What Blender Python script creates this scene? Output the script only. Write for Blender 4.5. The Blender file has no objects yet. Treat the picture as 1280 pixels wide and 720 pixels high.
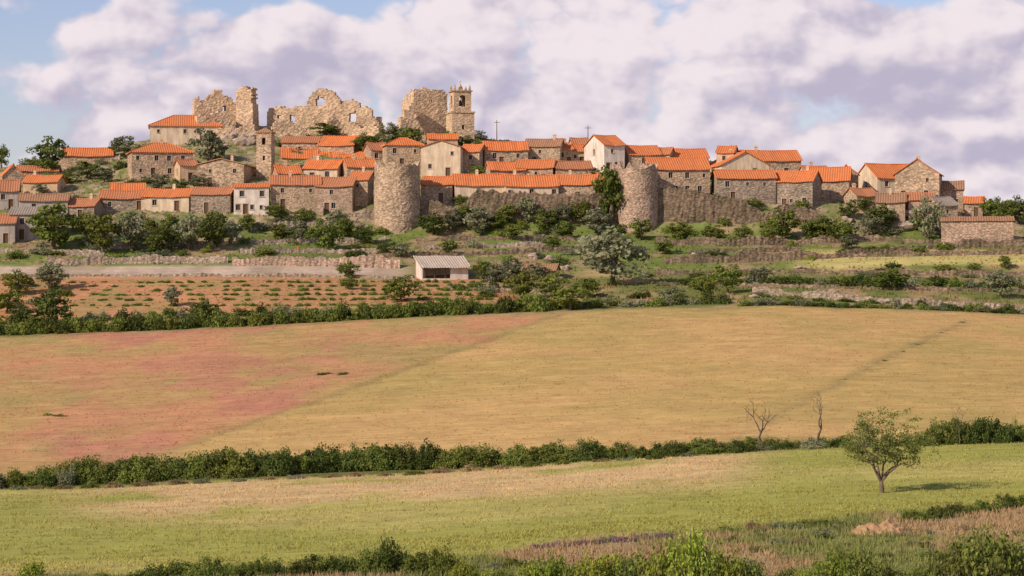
import bpy, bmesh, math, random
import numpy as np
from mathutils import Vector, Matrix, noise as mn
from mathutils.geometry import tessellate_polygon
random.seed(7); rng=np.random.default_rng(7)
F=3000.0; CZ=20.0
scn=bpy.context.scene; col=scn.collection
scn.view_settings.view_transform='Standard'; scn.view_settings.look='None'; scn.view_settings.exposure=0

# ------------------------------------------------------------------ noise
_tab=rng.random((256,256))
def vn(x,y,s,seed=0):
    x=np.asarray(x)/s+seed*17.3+1000; y=np.asarray(y)/s+seed*31.7+1000
    xi=np.floor(x).astype(int); yi=np.floor(y).astype(int); fx=x-xi; fy=y-yi
    fx=fx*fx*(3-2*fx); fy=fy*fy*(3-2*fy)
    a=_tab[xi%256,yi%256]; b=_tab[(xi+1)%256,yi%256]; c=_tab[xi%256,(yi+1)%256]; d=_tab[(xi+1)%256,(yi+1)%256]
    return (a*(1-fx)+b*fx)*(1-fy)+(c*(1-fx)+d*fx)*fy
def fbm(x,y,s,seed=0,o=4):
    r=0;a=1;t=0
    for i in range(o):
        r=r+a*vn(x,y,s/2**i,seed+i);t+=a;a*=.5
    return r/t

# ------------------------------------------------------------------ terrain
C =np.array([-400,0,150,250,320,480,640,800,960,1120,1280,1700.])
def L(*v): return np.array(v,float)
rows=[
 (L(*[3.]*12),   None, L(*[-9.]*12)),
 (L(*[30.]*12),  None, L(*[-9.5]*12)),
 (L(*[90.]*12),  L(800,800,800,800,800,800,800,798,795,792,790,790),None),
 (L(118,120,121,121,122,125,128,134,140,146,150,155), L(730,725,722,718,715,706,692,672,655,640,630,620),None),
 (L(*[215.]*12), L(620,612,608,603,599,592,583,573,564,557,552,548),None),
 (L(*[224.]*12), L(608,602,598,594,590,584,576,567,558,551,546,542),None),
 (L(*[400.]*12), L(425,418,412,408,405,396,388,383,380,384,392,396),None),
 (L(*[410.]*12), L(410,404,400,396,393,386,381,376,372,374,382,386),None),
 (L(*[456.]*12), L(350,347,346,345,344,345,348,348,347,344,342,342),None),
 (L(*[463.]*12), L(332,330,329,328,327,329,333,334,332,326,322,322),None),
 (L(478,478,478,478,480,490,492,492,492,490,484,484), L(306,304,303,302,301,296,290,290,293,296,302,306),None),
 (L(*[499.]*12), L(275,268,262,262,262,260,250,248,250,258,276,285),None),
 (L(*[530.]*12), L(250,235,226,222,216,212,206,210,222,240,266,275),None),
 (L(*[560.]*12), L(238,216,192,176,172,176,182,196,210,236,262,272),None),
 (L(*[580.]*12), L(235,214,182,162,156,166,176,194,207,234,262,272),None),
]
DK=[];ZK=[]
for D,Y,Z in rows:
    if Z is None: Z=D*(360-Y)/F
    DK.append(D); ZK.append(Z)
zr=ZK[-1]
DK.append(L(*[600.]*12)); ZK.append(zr-1.0)
DK.append(L(*[680.]*12)); ZK.append(zr-16)
DK.append(L(*[1000.]*12)); ZK.append(L(*[-14.]*12))
DK.append(L(*[9000.]*12)); ZK.append(L(*[-30.]*12))
DK=np.array(DK);ZK=np.array(ZK)
PXS=np.concatenate([np.linspace(-4500,-420,24),np.linspace(-400,-20,40),np.linspace(-16,1296,340),np.linspace(1305,1700,40),np.linspace(1720,5700,24)])
DS=np.concatenate([np.linspace(3,88,36),np.linspace(90,235,240),np.linspace(236,640,400),np.geomspace(645,9000,60)])
NU,ND=len(PXS),len(DS)
Zg=np.zeros((NU,ND));Vg=np.zeros((NU,ND))
for i,p in enumerate(PXS):
    dk=[np.interp(p,C,DK[k]) for k in range(len(DK))]; zk=[np.interp(p,C,ZK[k]) for k in range(len(DK))]
    Zg[i]=np.interp(DS,dk,zk); Vg[i]=np.interp(DS,dk,np.arange(len(dk)))
def blur(a,n,ax):
    k=np.hanning(n+2)[1:-1];k/=k.sum()
    pad=[(0,0),(0,0)];pad[ax]=(n//2,n//2)
    b=np.pad(a,pad,mode='edge')
    return np.apply_along_axis(lambda v:np.convolve(v,k,'valid'),ax,b)
Zg=blur(Zg,3,1);Zg=blur(Zg,21,0)
Dm,Pm=np.meshgrid(DS,PXS); Xm=(Pm-640)/F*Dm
vill=np.clip((Vg-9.2),0,1)*np.clip((700-Dm)/60,0,1)
Zg+= (fbm(Xm,Dm,14,3)-.5)*(.5+1.4*vill)*np.clip((Dm-40)/60,0,1) + (fbm(Xm,Dm,2.5,9,3)-.5)*(.06+.8*vill)*np.clip((Dm-40)/60,0,1)*np.clip((1500-Dm)/500,0,1)
def zat(x,d):
    p=640+x/d*F
    i=int(np.clip(np.searchsorted(PXS,p)-1,0,NU-2)); j=int(np.clip(np.searchsorted(DS,d)-1,0,ND-2))
    a=min(max((p-PXS[i])/(PXS[i+1]-PXS[i]),0),1);b=min(max((d-DS[j])/(DS[j+1]-DS[j]),0),1)
    return float((Zg[i,j]*(1-a)+Zg[i+1,j]*a)*(1-b)+(Zg[i,j+1]*(1-a)+Zg[i+1,j+1]*a)*b)
def hit(px,py,dmin=90):
    i=int(np.clip(np.searchsorted(PXS,px)-1,0,NU-2)); a=(px-PXS[i])/(PXS[i+1]-PXS[i])
    z=Zg[i]*(1-a)+Zg[i+1]*a
    yy=360-F*z/DS
    ok=np.where((yy<=py)&(DS>=dmin))[0]
    ok=ok[DS[ok]<582]
    if len(ok)==0: d=578.
    else:
        j=ok[0]
        if j>0 and yy[j-1]>py:
            t=(yy[j-1]-py)/(yy[j-1]-yy[j]); d=DS[j-1]+t*(DS[j]-DS[j-1])
        else: d=DS[j]
    x=(px-640)/F*d
    return x,float(d),zat(x,d)

def lerp(a,b,t):
    t=np.asarray(t)[...,None]; return a*(1-t)+b*t
def sm(x,a,b):
    t=np.clip((x-a)/(b-a),0,1);return t*t*(3-2*t)
def c3(*v): return np.array(v,float)
def ground_color(P,D,V):
    X=(P-640)/F*D
    n1=fbm(X,D,22,1); n2=fbm(X,D*0.6,7,2); n3=fbm(X,D,1.6,5,3); Vn=V+(n2-.5)*.10
    verge=lerp(c3(.38,.28,.145),c3(.21,.23,.075),sm(n2,.42,.60))
    wheat=lerp(c3(.425,.385,.125),c3(.345,.34,.09),sm(n1,.35,.65))
    tan=c3(.60,.43,.22)
    tb=sm(Vn,3.35,3.68)*(1-sm(Vn,3.95,4.0))*sm(n2+(.12),.36,.60)*sm(P,20,200)*(1-sm(P,880,1000))
    wheat=lerp(wheat,tan,tb*.9)
    och=lerp(c3(.545,.36,.15),c3(.48,.34,.13),sm(n1,.35,.65)); och=lerp(och,c3(.43,.33,.12),sm(fbm(X,D*.5,16,44),.48,.72)*.6)
    left=lerp(c3(.47,.305,.13),c3(.53,.275,.145),sm(fbm(X,D*.45,13,12),.38,.64)*.9)
    left=lerp(left,c3(.37,.30,.115),sm(fbm(X,D*.5,9,21),.48,.72)*.7)
    left=lerp(left,c3(.50,.215,.15),sm(fbm(X,D*.35,10,33),.50,.68)*sm(P,0,100)*(1-sm(P,360,560))*.65)
    xa,da,_=hit(250,552,225);xb,db,_=hit(690,397,225)
    s=(X-xa)*(db-da)-(D-da)*(xb-xa); s=s/math.hypot(xb-xa,db-da)
    och=lerp(left,och,sm(s+(n2-.5)*6,-2,2))
    och=lerp(och,c3(.27,.215,.09),np.exp(-((s+(n3-.5)*2)/1.0)**2)*.5)
    xa,da,_=hit(1045,480,225);xb,db,_=hit(1200,406,225)
    s2=((X-xa)*(db-da)-(D-da)*(xb-xa))/math.hypot(xb-xa,db-da); al=((X-xa)*(xb-xa)+(D-da)*(db-da))/((xb-xa)**2+(db-da)**2)
    och=lerp(och,c3(.28,.22,.10),np.exp(-((s2+(n3-.5)*3)/.9)**2)*sm(al,-.9,0)*(1-sm(al,1,1.15))*.55)
    scrub=lerp(c3(.17,.19,.06),c3(.36,.27,.13),sm(n2,.46,.68))
    red=lerp(c3(.52,.255,.13),c3(.45,.245,.12),sm(n1,.4,.6)); red=lerp(red,c3(.32,.26,.10),sm(n2,.50,.68)*.6)
    mid=lerp(red,scrub,sm(P+(n1-.5)*120,600,660))
    bank=lerp(c3(.47,.365,.28),c3(.37,.29,.21),sm(n2,.4,.6)); bank=lerp(bank,scrub,sm(P,480,540))
    pale=c3(.46,.40,.15)
    gard=lerp(c3(.16,.20,.055),c3(.32,.24,.13),sm(n2+(n3-.5)*.5,.50,.68))
    rp=sm(P,960,1040)*sm(Vn,8.55,8.75)*(1-sm(Vn,9.4,9.55))
    vil=lerp(c3(.18,.20,.07),c3(.36,.275,.175),sm(n3,.42,.62))
    c=verge
    c=lerp(c,wheat,sm(Vn,2.97,3.05)); c=lerp(c,scrub*.8,sm(Vn,3.97,4.05)); c=lerp(c,och,sm(Vn,4.98,5.04))
    c=lerp(c,scrub,sm(Vn,5.93,6.0)); c=lerp(c,mid,sm(Vn,6.95,7.1)); c=lerp(c,bank,sm(Vn,7.95,8.05))
    c=lerp(c,gard,sm(Vn,8.70,8.85)); c=lerp(c,pale+0*c,rp); c=lerp(c,vil,sm(Vn,10.2,10.6)); 
    c=lerp(c,c3(.16,.17,.06)+0*c,sm(D,640,760))
    return c*(.90+.20*n3[...,None])
Cg=ground_color(Pm,Dm,Vg)

def newobj(name,me,mats=(),parent=None,loc=None,kind=None,label=None,cat=None,group=None):
    o=bpy.data.objects.new(name,me); col.objects.link(o)
    if me is not None:
        for m in mats: me.materials.append(m)
    if parent is not None: o.parent=parent
    if loc is not None: o.location=loc
    if kind:o["kind"]=kind
    if label:o["label"]=label
    if cat:o["category"]=cat
    if group:o["group"]=group
    return o
def npmesh(name,V,Fc,colors=None,smooth=False):
    me=bpy.data.meshes.new(name); V=np.ascontiguousarray(V,dtype=np.float32); Fc=np.ascontiguousarray(Fc,dtype=np.int32)
    m,k=Fc.shape
    me.vertices.add(len(V)); me.vertices.foreach_set("co",V.ravel())
    me.loops.add(m*k); me.loops.foreach_set("vertex_index",Fc.ravel())
    me.polygons.add(m); me.polygons.foreach_set("loop_start",np.arange(0,m*k,k,dtype=np.int32))
    me.update(calc_edges=True)
    if colors is not None:
        a=me.attributes.new("Col",'FLOAT_COLOR','POINT'); c=np.ones((len(V),4),np.float32); c[:,:3]=colors
        a.data.foreach_set("color",c.ravel())
    me.polygons.foreach_set("use_smooth",np.full(m,smooth))
    me.validate(); return me

# ------------------------------------------------------------------ materials
class N:
    def __init__(s,nt): s.nt=nt
    def n(s,t,**k):
        x=s.nt.nodes.new(t)
        for a,b in k.items(): setattr(x,a,b)
        return x
    def l(s,a,b): s.nt.links.new(a,b)
    def set(s,inp,v):
        if isinstance(v,bpy.types.NodeSocket): s.l(v,inp)
        else: inp.default_value=v
    def m(s,op,a,b=0.0,c=None,clamp=False):
        x=s.n('ShaderNodeMath',operation=op); x.use_clamp=clamp
        s.set(x.inputs[0],a); s.set(x.inputs[1],b)
        if c is not None: s.set(x.inputs[2],c)
        return x.outputs[0]
    def noise(s,vec,scale,detail=4,rough=.55,dist=0):
        x=s.n('ShaderNodeTexNoise'); s.set(x.inputs['Scale'],scale);x.inputs['Detail'].default_value=detail;x.inputs['Roughness'].default_value=rough;x.inputs['Distortion'].default_value=dist
        if vec is not None: s.l(vec,x.inputs['Vector'])
        return x.outputs['Fac']
    def mapr(s,v,a,b,c=0.,d=1.,smooth=False):
        x=s.n('ShaderNodeMapRange'); 
        if smooth:x.interpolation_type='SMOOTHSTEP'
        s.set(x.inputs[0],v)
        for i,q in enumerate((a,b,c,d)): x.inputs[i+1].default_value=q
        return x.outputs[0]
    def mix(s,f,a,b,bt='MIX'):
        x=s.n('ShaderNodeMix',data_type='RGBA',blend_type=bt)
        s.set(x.inputs[0],f)
        for inp,v in ((x.inputs[6],a),(x.inputs[7],b)):
            if isinstance(v,bpy.types.NodeSocket): s.l(v,inp)
            else: inp.default_value=(*v,1) if len(v)==3 else v
        return x.outputs[2]
    def mapping(s,vec,scale,loc=(0,0,0),rot=(0,0,0)):
        x=s.n('ShaderNodeMapping'); x.inputs['Scale'].default_value=scale; x.inputs['Location'].default_value=loc;x.inputs['Rotation'].default_value=rot
        s.l(vec,x.inputs['Vector']);return x.outputs[0]
    def gray(s,v):
        x=s.n('ShaderNodeCombineColor')
        for i in range(3): s.l(v,x.inputs[i])
        return x.outputs[0]
def mat(name):
    m=bpy.data.materials.new(name); m.use_nodes=True; g=N(m.node_tree); b=m.node_tree.nodes['Principled BSDF']
    b.inputs['Roughness'].default_value=.9; b.inputs['Specular IOR Level'].default_value=0
    return m,g,b
def bump(g,b,h,strength=.5,dist=.1):
    x=g.n('ShaderNodeBump');x.inputs['Strength'].default_value=strength;x.inputs['Distance'].default_value=dist
    g.l(h,x.inputs['Height']);g.l(x.outputs[0],b.inputs['Normal'])
def stone(name,ca,cb,dark,size=.5,mort=.4,bs=.6):
    m,g,b=mat(name); tc=g.n('ShaderNodeTexCoord').outputs['Object']
    vec=g.mapping(tc,(1/size,1/size,1.7/size))
    v=g.n('ShaderNodeTexVoronoi'); g.l(vec,v.inputs['Vector']); v.inputs['Scale'].default_value=1.
    sx=g.n('ShaderNodeSeparateColor');g.l(v.outputs['Color'],sx.inputs[0])
    c=g.mix(sx.outputs[0],ca,cb)
    big=g.noise(tc,.22,5,.65); c=g.mix(g.mapr(big,.42,.68),c,dark)
    br=g.m('ADD',g.m('MULTIPLY',sx.outputs[1],.34),.84)
    c=g.mix(1.,c,g.gray(br),'MULTIPLY')
    fine=g.noise(tc,1.6,4,.7); c=g.mix(1.,c,g.gray(g.mapr(fine,.3,.7,.76,1.24)),'MULTIPLY')
    ed=g.mapr(v.outputs['Distance'],.35,.75,1.,1-mort); c=g.mix(1.,c,g.gray(ed),'MULTIPLY')
    g.l(c,b.inputs['Base Color']); h=g.m('ADD',g.m('MULTIPLY',g.mapr(v.outputs['Distance'],.3,.75,1,0),.8),fine)
    bump(g,b,h,bs,.12); return m
def plaster(name,ca,cb):
    m,g,b=mat(name); tc=g.n('ShaderNodeTexCoord').outputs['Object']
    n=g.noise(tc,.6,5,.65); st=g.noise(g.mapping(tc,(1.5,1.5,.25)),1.,3,.6)
    c=g.mix(g.mapr(n,.4,.65),ca,cb); c=g.mix(1.,c,g.gray(g.mapr(st,.35,.65,.78,1.1)),'MULTIPLY')
    g.l(c,b.inputs['Base Color']);return m
def roofm(name,ca,cb,cc):
    m,g,b=mat(name); at=g.n('ShaderNodeAttribute',attribute_name='tuv').outputs['Vector']
    ir=g.n('ShaderNodeObjectInfo').outputs['Random']
    off=g.n('ShaderNodeVectorMath',operation='ADD');g.l(at,off.inputs[0]);cx=g.n('ShaderNodeCombineXYZ');g.l(g.m('MULTIPLY',ir,90.),cx.inputs[2]);g.l(cx.outputs[0],off.inputs[1]);vec=off.outputs[0]
    v=g.n('ShaderNodeTexVoronoi');g.l(g.mapping(vec,(2.6,1.6,1)),v.inputs['Vector']);v.inputs['Scale'].default_value=1
    sx=g.n('ShaderNodeSeparateColor');g.l(v.outputs['Color'],sx.inputs[0])
    c=g.mix(sx.outputs[0],ca,cb); big=g.noise(vec,.45,5,.65)
    c=g.mix(g.mapr(big,.50,.74),c,cc)
    c=g.mix(g.m('MULTIPLY',ir,.45),c,cc)
    w=g.n('ShaderNodeTexWave');w.inputs['Scale'].default_value=.62;w.inputs['Distortion'].default_value=.6;w.inputs['Detail'].default_value=1;g.l(vec,w.inputs['Vector'])
    c=g.mix(1.,c,g.gray(g.mapr(w.outputs['Fac'],0,1,.76,1.14)),'MULTIPLY')
    g.l(c,b.inputs['Base Color']);bump(g,b,w.outputs['Fac'],.6,.10);return m
def plain(name,c,r=.8,s=6.):
    m,g,b=mat(name);tc=g.n('ShaderNodeTexCoord').outputs['Object']
    k=g.mix(1.,c,g.gray(g.mapr(g.noise(tc,s,3,.6),.3,.7,.75,1.2)),'MULTIPLY');g.l(k,b.inputs['Base Color']);b.inputs['Roughness'].default_value=r;return m
def leafm(name,tr=.3,satur=1.,vlo=.75,vhi=1.3):
    m=bpy.data.materials.new(name);m.use_nodes=True;g=N(m.node_tree);m.node_tree.nodes.remove(m.node_tree.nodes['Principled BSDF'])
    out=m.node_tree.nodes['Material Output']
    a=g.n('ShaderNodeAttribute',attribute_name='Col').outputs['Color']; ir=g.n('ShaderNodeObjectInfo').outputs['Random']
    h=g.n('ShaderNodeHueSaturation');g.l(a,h.inputs['Color']);g.l(g.mapr(ir,0,1,.47,.50),h.inputs['Hue']);g.l(g.mapr(g.m('FRACT',g.m('MULTIPLY',ir,7.3)),0,1,vlo,vhi),h.inputs['Value']);h.inputs['Saturation'].default_value=satur
    d=g.n('ShaderNodeBsdfDiffuse');t=g.n('ShaderNodeBsdfTranslucent');g.l(h.outputs[0],d.inputs[0]);g.l(h.outputs[0],t.inputs[0])
    mx=g.n('ShaderNodeMixShader');mx.inputs[0].default_value=tr;g.l(d.outputs[0],mx.inputs[1]);g.l(t.outputs[0],mx.inputs[2]);g.l(mx.outputs[0],out.inputs[0]);return m

M={}
M['tan']=stone('sandy_stone',(.62,.455,.315),(.50,.36,.245),(.36,.27,.185))
M['castle']=stone('castle_stone',(.72,.52,.345),(.60,.43,.28),(.46,.335,.225),.55,.3)
M['grey']=stone('grey_stone',(.46,.36,.275),(.35,.27,.205),(.25,.20,.15))
M['dark']=stone('dark_wall_stone',(.31,.225,.155),(.21,.15,.105),(.14,.115,.072),.6)
M['pink']=stone('pink_stone',(.57,.40,.30),(.45,.315,.23),(.32,.24,.17),.45)
M['cream']=plaster('cream_plaster',(.66,.53,.38),(.56,.43,.31))
M['white']=plaster('white_plaster',(.74,.66,.57),(.62,.53,.45))
M['ochre']=plaster('ochre_plaster',(.60,.43,.28),(.48,.34,.22))
M['greyp']=plaster('grey_plaster',(.44,.39,.35),(.35,.31,.28))
RM={'orange':roofm('orange_tiles',(.76,.24,.085),(.64,.185,.062),(.50,.20,.095)),
    'old':roofm('weathered_tiles',(.60,.22,.10),(.49,.18,.085),(.37,.20,.12)),
    'brown':roofm('brown_mossy_tiles',(.46,.235,.135),(.36,.19,.115),(.28,.19,.115)),
    'grey':roofm('grey_sheet_roof',(.40,.33,.27),(.33,.275,.225),(.27,.22,.175)),
    'sheet':roofm('pale_sheet_roof',(.60,.50,.40),(.52,.42,.33),(.42,.33,.25))}
glass=plain('dark_window_glass',(.03,.03,.035),.4); frame=plain('stone_surround',(.48,.37,.28)); wood=plain('old_wood_door',(.15,.09,.055)); bark=plain('bark',(.16,.12,.09),.95,3)
deadbark=plain('grey_dead_wood',(.13,.10,.08),.95,3); metal=plain('bronze_metal',(.10,.08,.05),.5); whitew=plain('white_painted_frame',(.42,.37,.31))
earth=plain('orange_earth',(.42,.26,.14),.95,1.2); orangep=plain('orange_paint',(.7,.12,.03),.6)
leaf=leafm('foliage',.32); grassm=leafm('grass_blades',.35,1.,1.,1.)
rockm=stone('boulder_rock',(.50,.385,.30),(.40,.31,.24),(.28,.225,.17),1.6,.2)

m,g,b=mat('ground_soil_and_grass'); a=g.n('ShaderNodeAttribute',attribute_name='Col').outputs['Color']; tc=g.n('ShaderNodeTexCoord').outputs['Object']
n1=g.noise(tc,.25,5,.65);n2=g.noise(g.mapping(tc,(.7,1.6,1)),1.3,5,.7)
st=g.noise(g.mapping(tc,(.05,1.0,1),rot=(0,0,.10)),1.,3,.6)
c=g.mix(1.,a,g.gray(g.mapr(n1,.3,.7,.86,1.13)),'MULTIPLY');c=g.mix(1.,c,g.gray(g.mapr(n2,.3,.7,.86,1.14)),'MULTIPLY')
c=g.mix(1.,c,g.gray(g.mapr(st,.35,.65,.90,1.09)),'MULTIPLY')
g.l(c,b.inputs['Base Color']);bump(g,b,n2,.3,.2);M['ground']=m
V=np.stack([Xm,Dm,Zg+CZ],-1).reshape(-1,3)
idx=np.arange(NU*ND).reshape(NU,ND)
Fc=np.stack([idx[:-1,:-1],idx[1:,:-1],idx[1:,1:],idx[:-1,1:]],-1).reshape(-1,4)
newobj('ground',npmesh('ground',V,Fc,Cg.reshape(-1,3),True),[M['ground']],kind='structure')

# ------------------------------------------------------------------ mesh builder
class MB:
    def __init__(s): s.v=[];s.f=[];s.m=[];s.tuv=[]
    def add(s,vs,fs,mi=0,tuv=None):
        o=len(s.v); s.v+= [tuple(v) for v in vs]; s.f+=[tuple(o+i for i in f) for f in fs]; s.m+=[mi]*len(fs)
        s.tuv+= (list(tuv) if tuv is not None else [(v[0],v[1],0) for v in vs])
    def box(s,x0,x1,y0,y1,z0,z1,mi=0):
        vs=[(x,y,z) for x in(x0,x1) for y in(y0,y1) for z in(z0,z1)]
        s.add(vs,[(0,1,3,2),(4,6,7,5),(0,4,5,1),(2,3,7,6),(0,2,6,4),(1,5,7,3)],mi)
    def slab(s,outline,holes,O,U,Vv,Nn,t,mi=0):
        O=Vector(O);U=Vector(U);Vv=Vector(Vv);Nn=Vector(Nn)
        loops=[outline]+list(holes); pts=[p for l in loops for p in l]
        tri=tessellate_polygon([[Vector((p[0],p[1],0)) for p in l] for l in loops])
        n=len(pts); fr=[O+U*p[0]+Vv*p[1] for p in pts]; bk=[q+Nn*t for q in fr]
        fs=[tuple(x) for x in tri]+[tuple(i+n for i in reversed(x)) for x in tri]
        o=0
        for l in loops:
            k=len(l)
            for i in range(k): a=o+i;b_=o+(i+1)%k; fs.append((a,b_,b_+n,a+n))
            o+=k
        s.add(fr+bk,fs,mi)
    def masonry(s,outline,holes,O,U,Nn,t,cell=.42,seed=0,rough=.28):
        """rugged wall: small displaced masonry cells filled inside an outline minus holes"""
        O=np.array(O,float);U=np.array(U,float);Nn=np.array(Nn,float);Z=np.array([0,0,1.])
        P=np.array(outline);x0,z0=P.min(0);x1,z1=P.max(0);nx=int((x1-x0)/cell)+2;nz=int((z1-z0)/cell)+2
        def inside(px,pz,poly):
            r=np.zeros(px.shape,bool);n=len(poly)
            for i in range(n):
                ax,az_=poly[i];bx,bz=poly[(i+1)%n]
                if az_==bz: continue
                c=((az_>pz)!=(bz>pz))&(px<(bx-ax)*(pz-az_)/(bz-az_)+ax);r^=c
            return r
        gx,gz=np.meshgrid(np.arange(nx),np.arange(nz),indexing='ij');jx=(vn(gx*3.1,gz*1.,1.1,seed)-.5)*cell*1.0;jz=(vn(gx*1.,gz*3.3,1.1,seed+5)-.5)*cell*1.0
        cx=x0+(gx+.5)*cell;cz=z0+(gz+.5)*cell
        keep=inside(cx+jx,cz+jz,outline)
        for h in holes: keep&=~inside(cx+jx*.4,cz+jz*.4,h)
        vx=x0+np.arange(nx+1)*cell;vz=z0+np.arange(nz+1)*cell;VX,VZ=np.meshgrid(vx,vz,indexing='ij')
        r=np.random.default_rng(seed);dj=lambda:r.uniform(-.14,.14,VX.shape)*cell
        ax=VX+dj();az2=VZ+dj();dp=(fbm(VX,VZ,2.2,seed,3)-.5)*2*rough+r.uniform(-.05,.05,VX.shape)
        thick=t*(1-.25*np.clip((VZ-z0)/(z1-z0+.01),0,1))+(vn(VX,VZ,2.,seed+9)-.5)*.5
        fr=O+ax[...,None]*U+az2[...,None]*Z-dp[...,None]*Nn;bk=fr+thick[...,None]*Nn
        base=len(s.v);n=VX.size;s.v+= [tuple(v) for v in fr.reshape(-1,3)]+[tuple(v) for v in bk.reshape(-1,3)];s.tuv+=[(0,0,0)]*(2*n)
        W=nz+1;idf=lambda i,j:base+i*W+j
        K=np.pad(keep,1);fs=[]
        for i in range(nx):
            for j in range(nz):
                if not keep[i,j]: continue
                a,b_,c_,d_=idf(i,j),idf(i+1,j),idf(i+1,j+1),idf(i,j+1)
                fs.append((a,b_,c_,d_));fs.append((d_+n,c_+n,b_+n,a+n))
                if not K[i,j+1]: fs.append((a,d_,d_+n,a+n))
                if not K[i+2,j+1]: fs.append((b_,b_+n,c_+n,c_))
                if not K[i+1,j]: fs.append((a,a+n,b_+n,b_))
                if not K[i+1,j+2]: fs.append((d_,c_,c_+n,d_+n))
        s.f+=fs;s.m+=[0]*len(fs)
    def tube(s,pts,rad,n=6,mi=0):
        vs=[];fs=[]
        for i,p in enumerate(pts):
            p=Vector(p); q=Vector(pts[min(i+1,len(pts)-1)])-Vector(pts[max(i-1,0)])
            if q.length<1e-6:q=Vector((0,0,1))
            q.normalize(); a=(Vector((1,0,0))-q*q.x); 
            if a.length<.1:a=Vector((0,1,0))-q*q.y
            a.normalize(); c=q.cross(a)
            for k in range(n):
                t=2*math.pi*k/n; vs.append(p+(a*math.cos(t)+c*math.sin(t))*rad[i])
        for i in range(len(pts)-1):
            for k in range(n): fs.append((i*n+k,i*n+(k+1)%n,(i+1)*n+(k+1)%n,(i+1)*n+k))
        fs.append(tuple(range((len(pts)-1)*n,len(pts)*n)))
        s.add(vs,fs,mi)
    def mesh(s,name,tuv=False,smooth=False):
        me=bpy.data.meshes.new(name);me.from_pydata(s.v,[],s.f);me.update()
        me.polygons.foreach_set("material_index",s.m)
        if smooth: me.polygons.foreach_set("use_smooth",[True]*len(s.f))
        if tuv:
            a=me.attributes.new("tuv",'FLOAT_VECTOR','POINT');a.data.foreach_set("vector",np.array(s.tuv,np.float32).ravel())
        return me
def rect(x0,x1,z0,z1): return [(x0,z0),(x1,z0),(x1,z1),(x0,z1)]
def arch(cx,z0,w,h,n=8):
    r=w/2; p=[(cx-r,z0),(cx+r,z0)]
    for i in range(n+1):
        t=math.pi*i/n; p.append((cx+r*math.cos(t),z0+h-r+r*math.sin(t)))
    return p

def mk_window():
    b=MB();b.box(-.45,.45,.20,.23,-.6,.6,0)
    for x in(-.45,.39):b.box(x,x+.06,.15,.199,-.6,.6,1)
    for z in(-.6,.54):b.box(-.389,.389,.15,.199,z,z+.06,1)
    b.box(-.025,.025,.155,.198,-.539,.539,1);
    b.box(-.60,-.452,-.04,.10,-.62,.62,2);b.box(.452,.60,-.04,.10,-.62,.62,2);b.box(-.64,.64,-.05,.10,.622,.80,2);b.box(-.66,.66,-.10,.10,-.76,-.622,2)
    return b.mesh('window')
WM=mk_window()
for q in (glass,whitew,frame): WM.materials.append(q)
b=MB();b.box(-.5,.5,.18,.24,0,2.1,0);b.box(-.03,.03,.15,.179,0,2.1,0);b.box(.35,.42,.12,.179,.95,1.05,1)
b.box(-.65,-.502,-.04,.10,0,2.12,2);b.box(.502,.65,-.04,.10,0,2.12,2);b.box(-.68,.68,-.05,.10,2.122,2.32,2)
DM=b.mesh('door')
for q in (wood,metal,frame): DM.materials.append(q)

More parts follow.
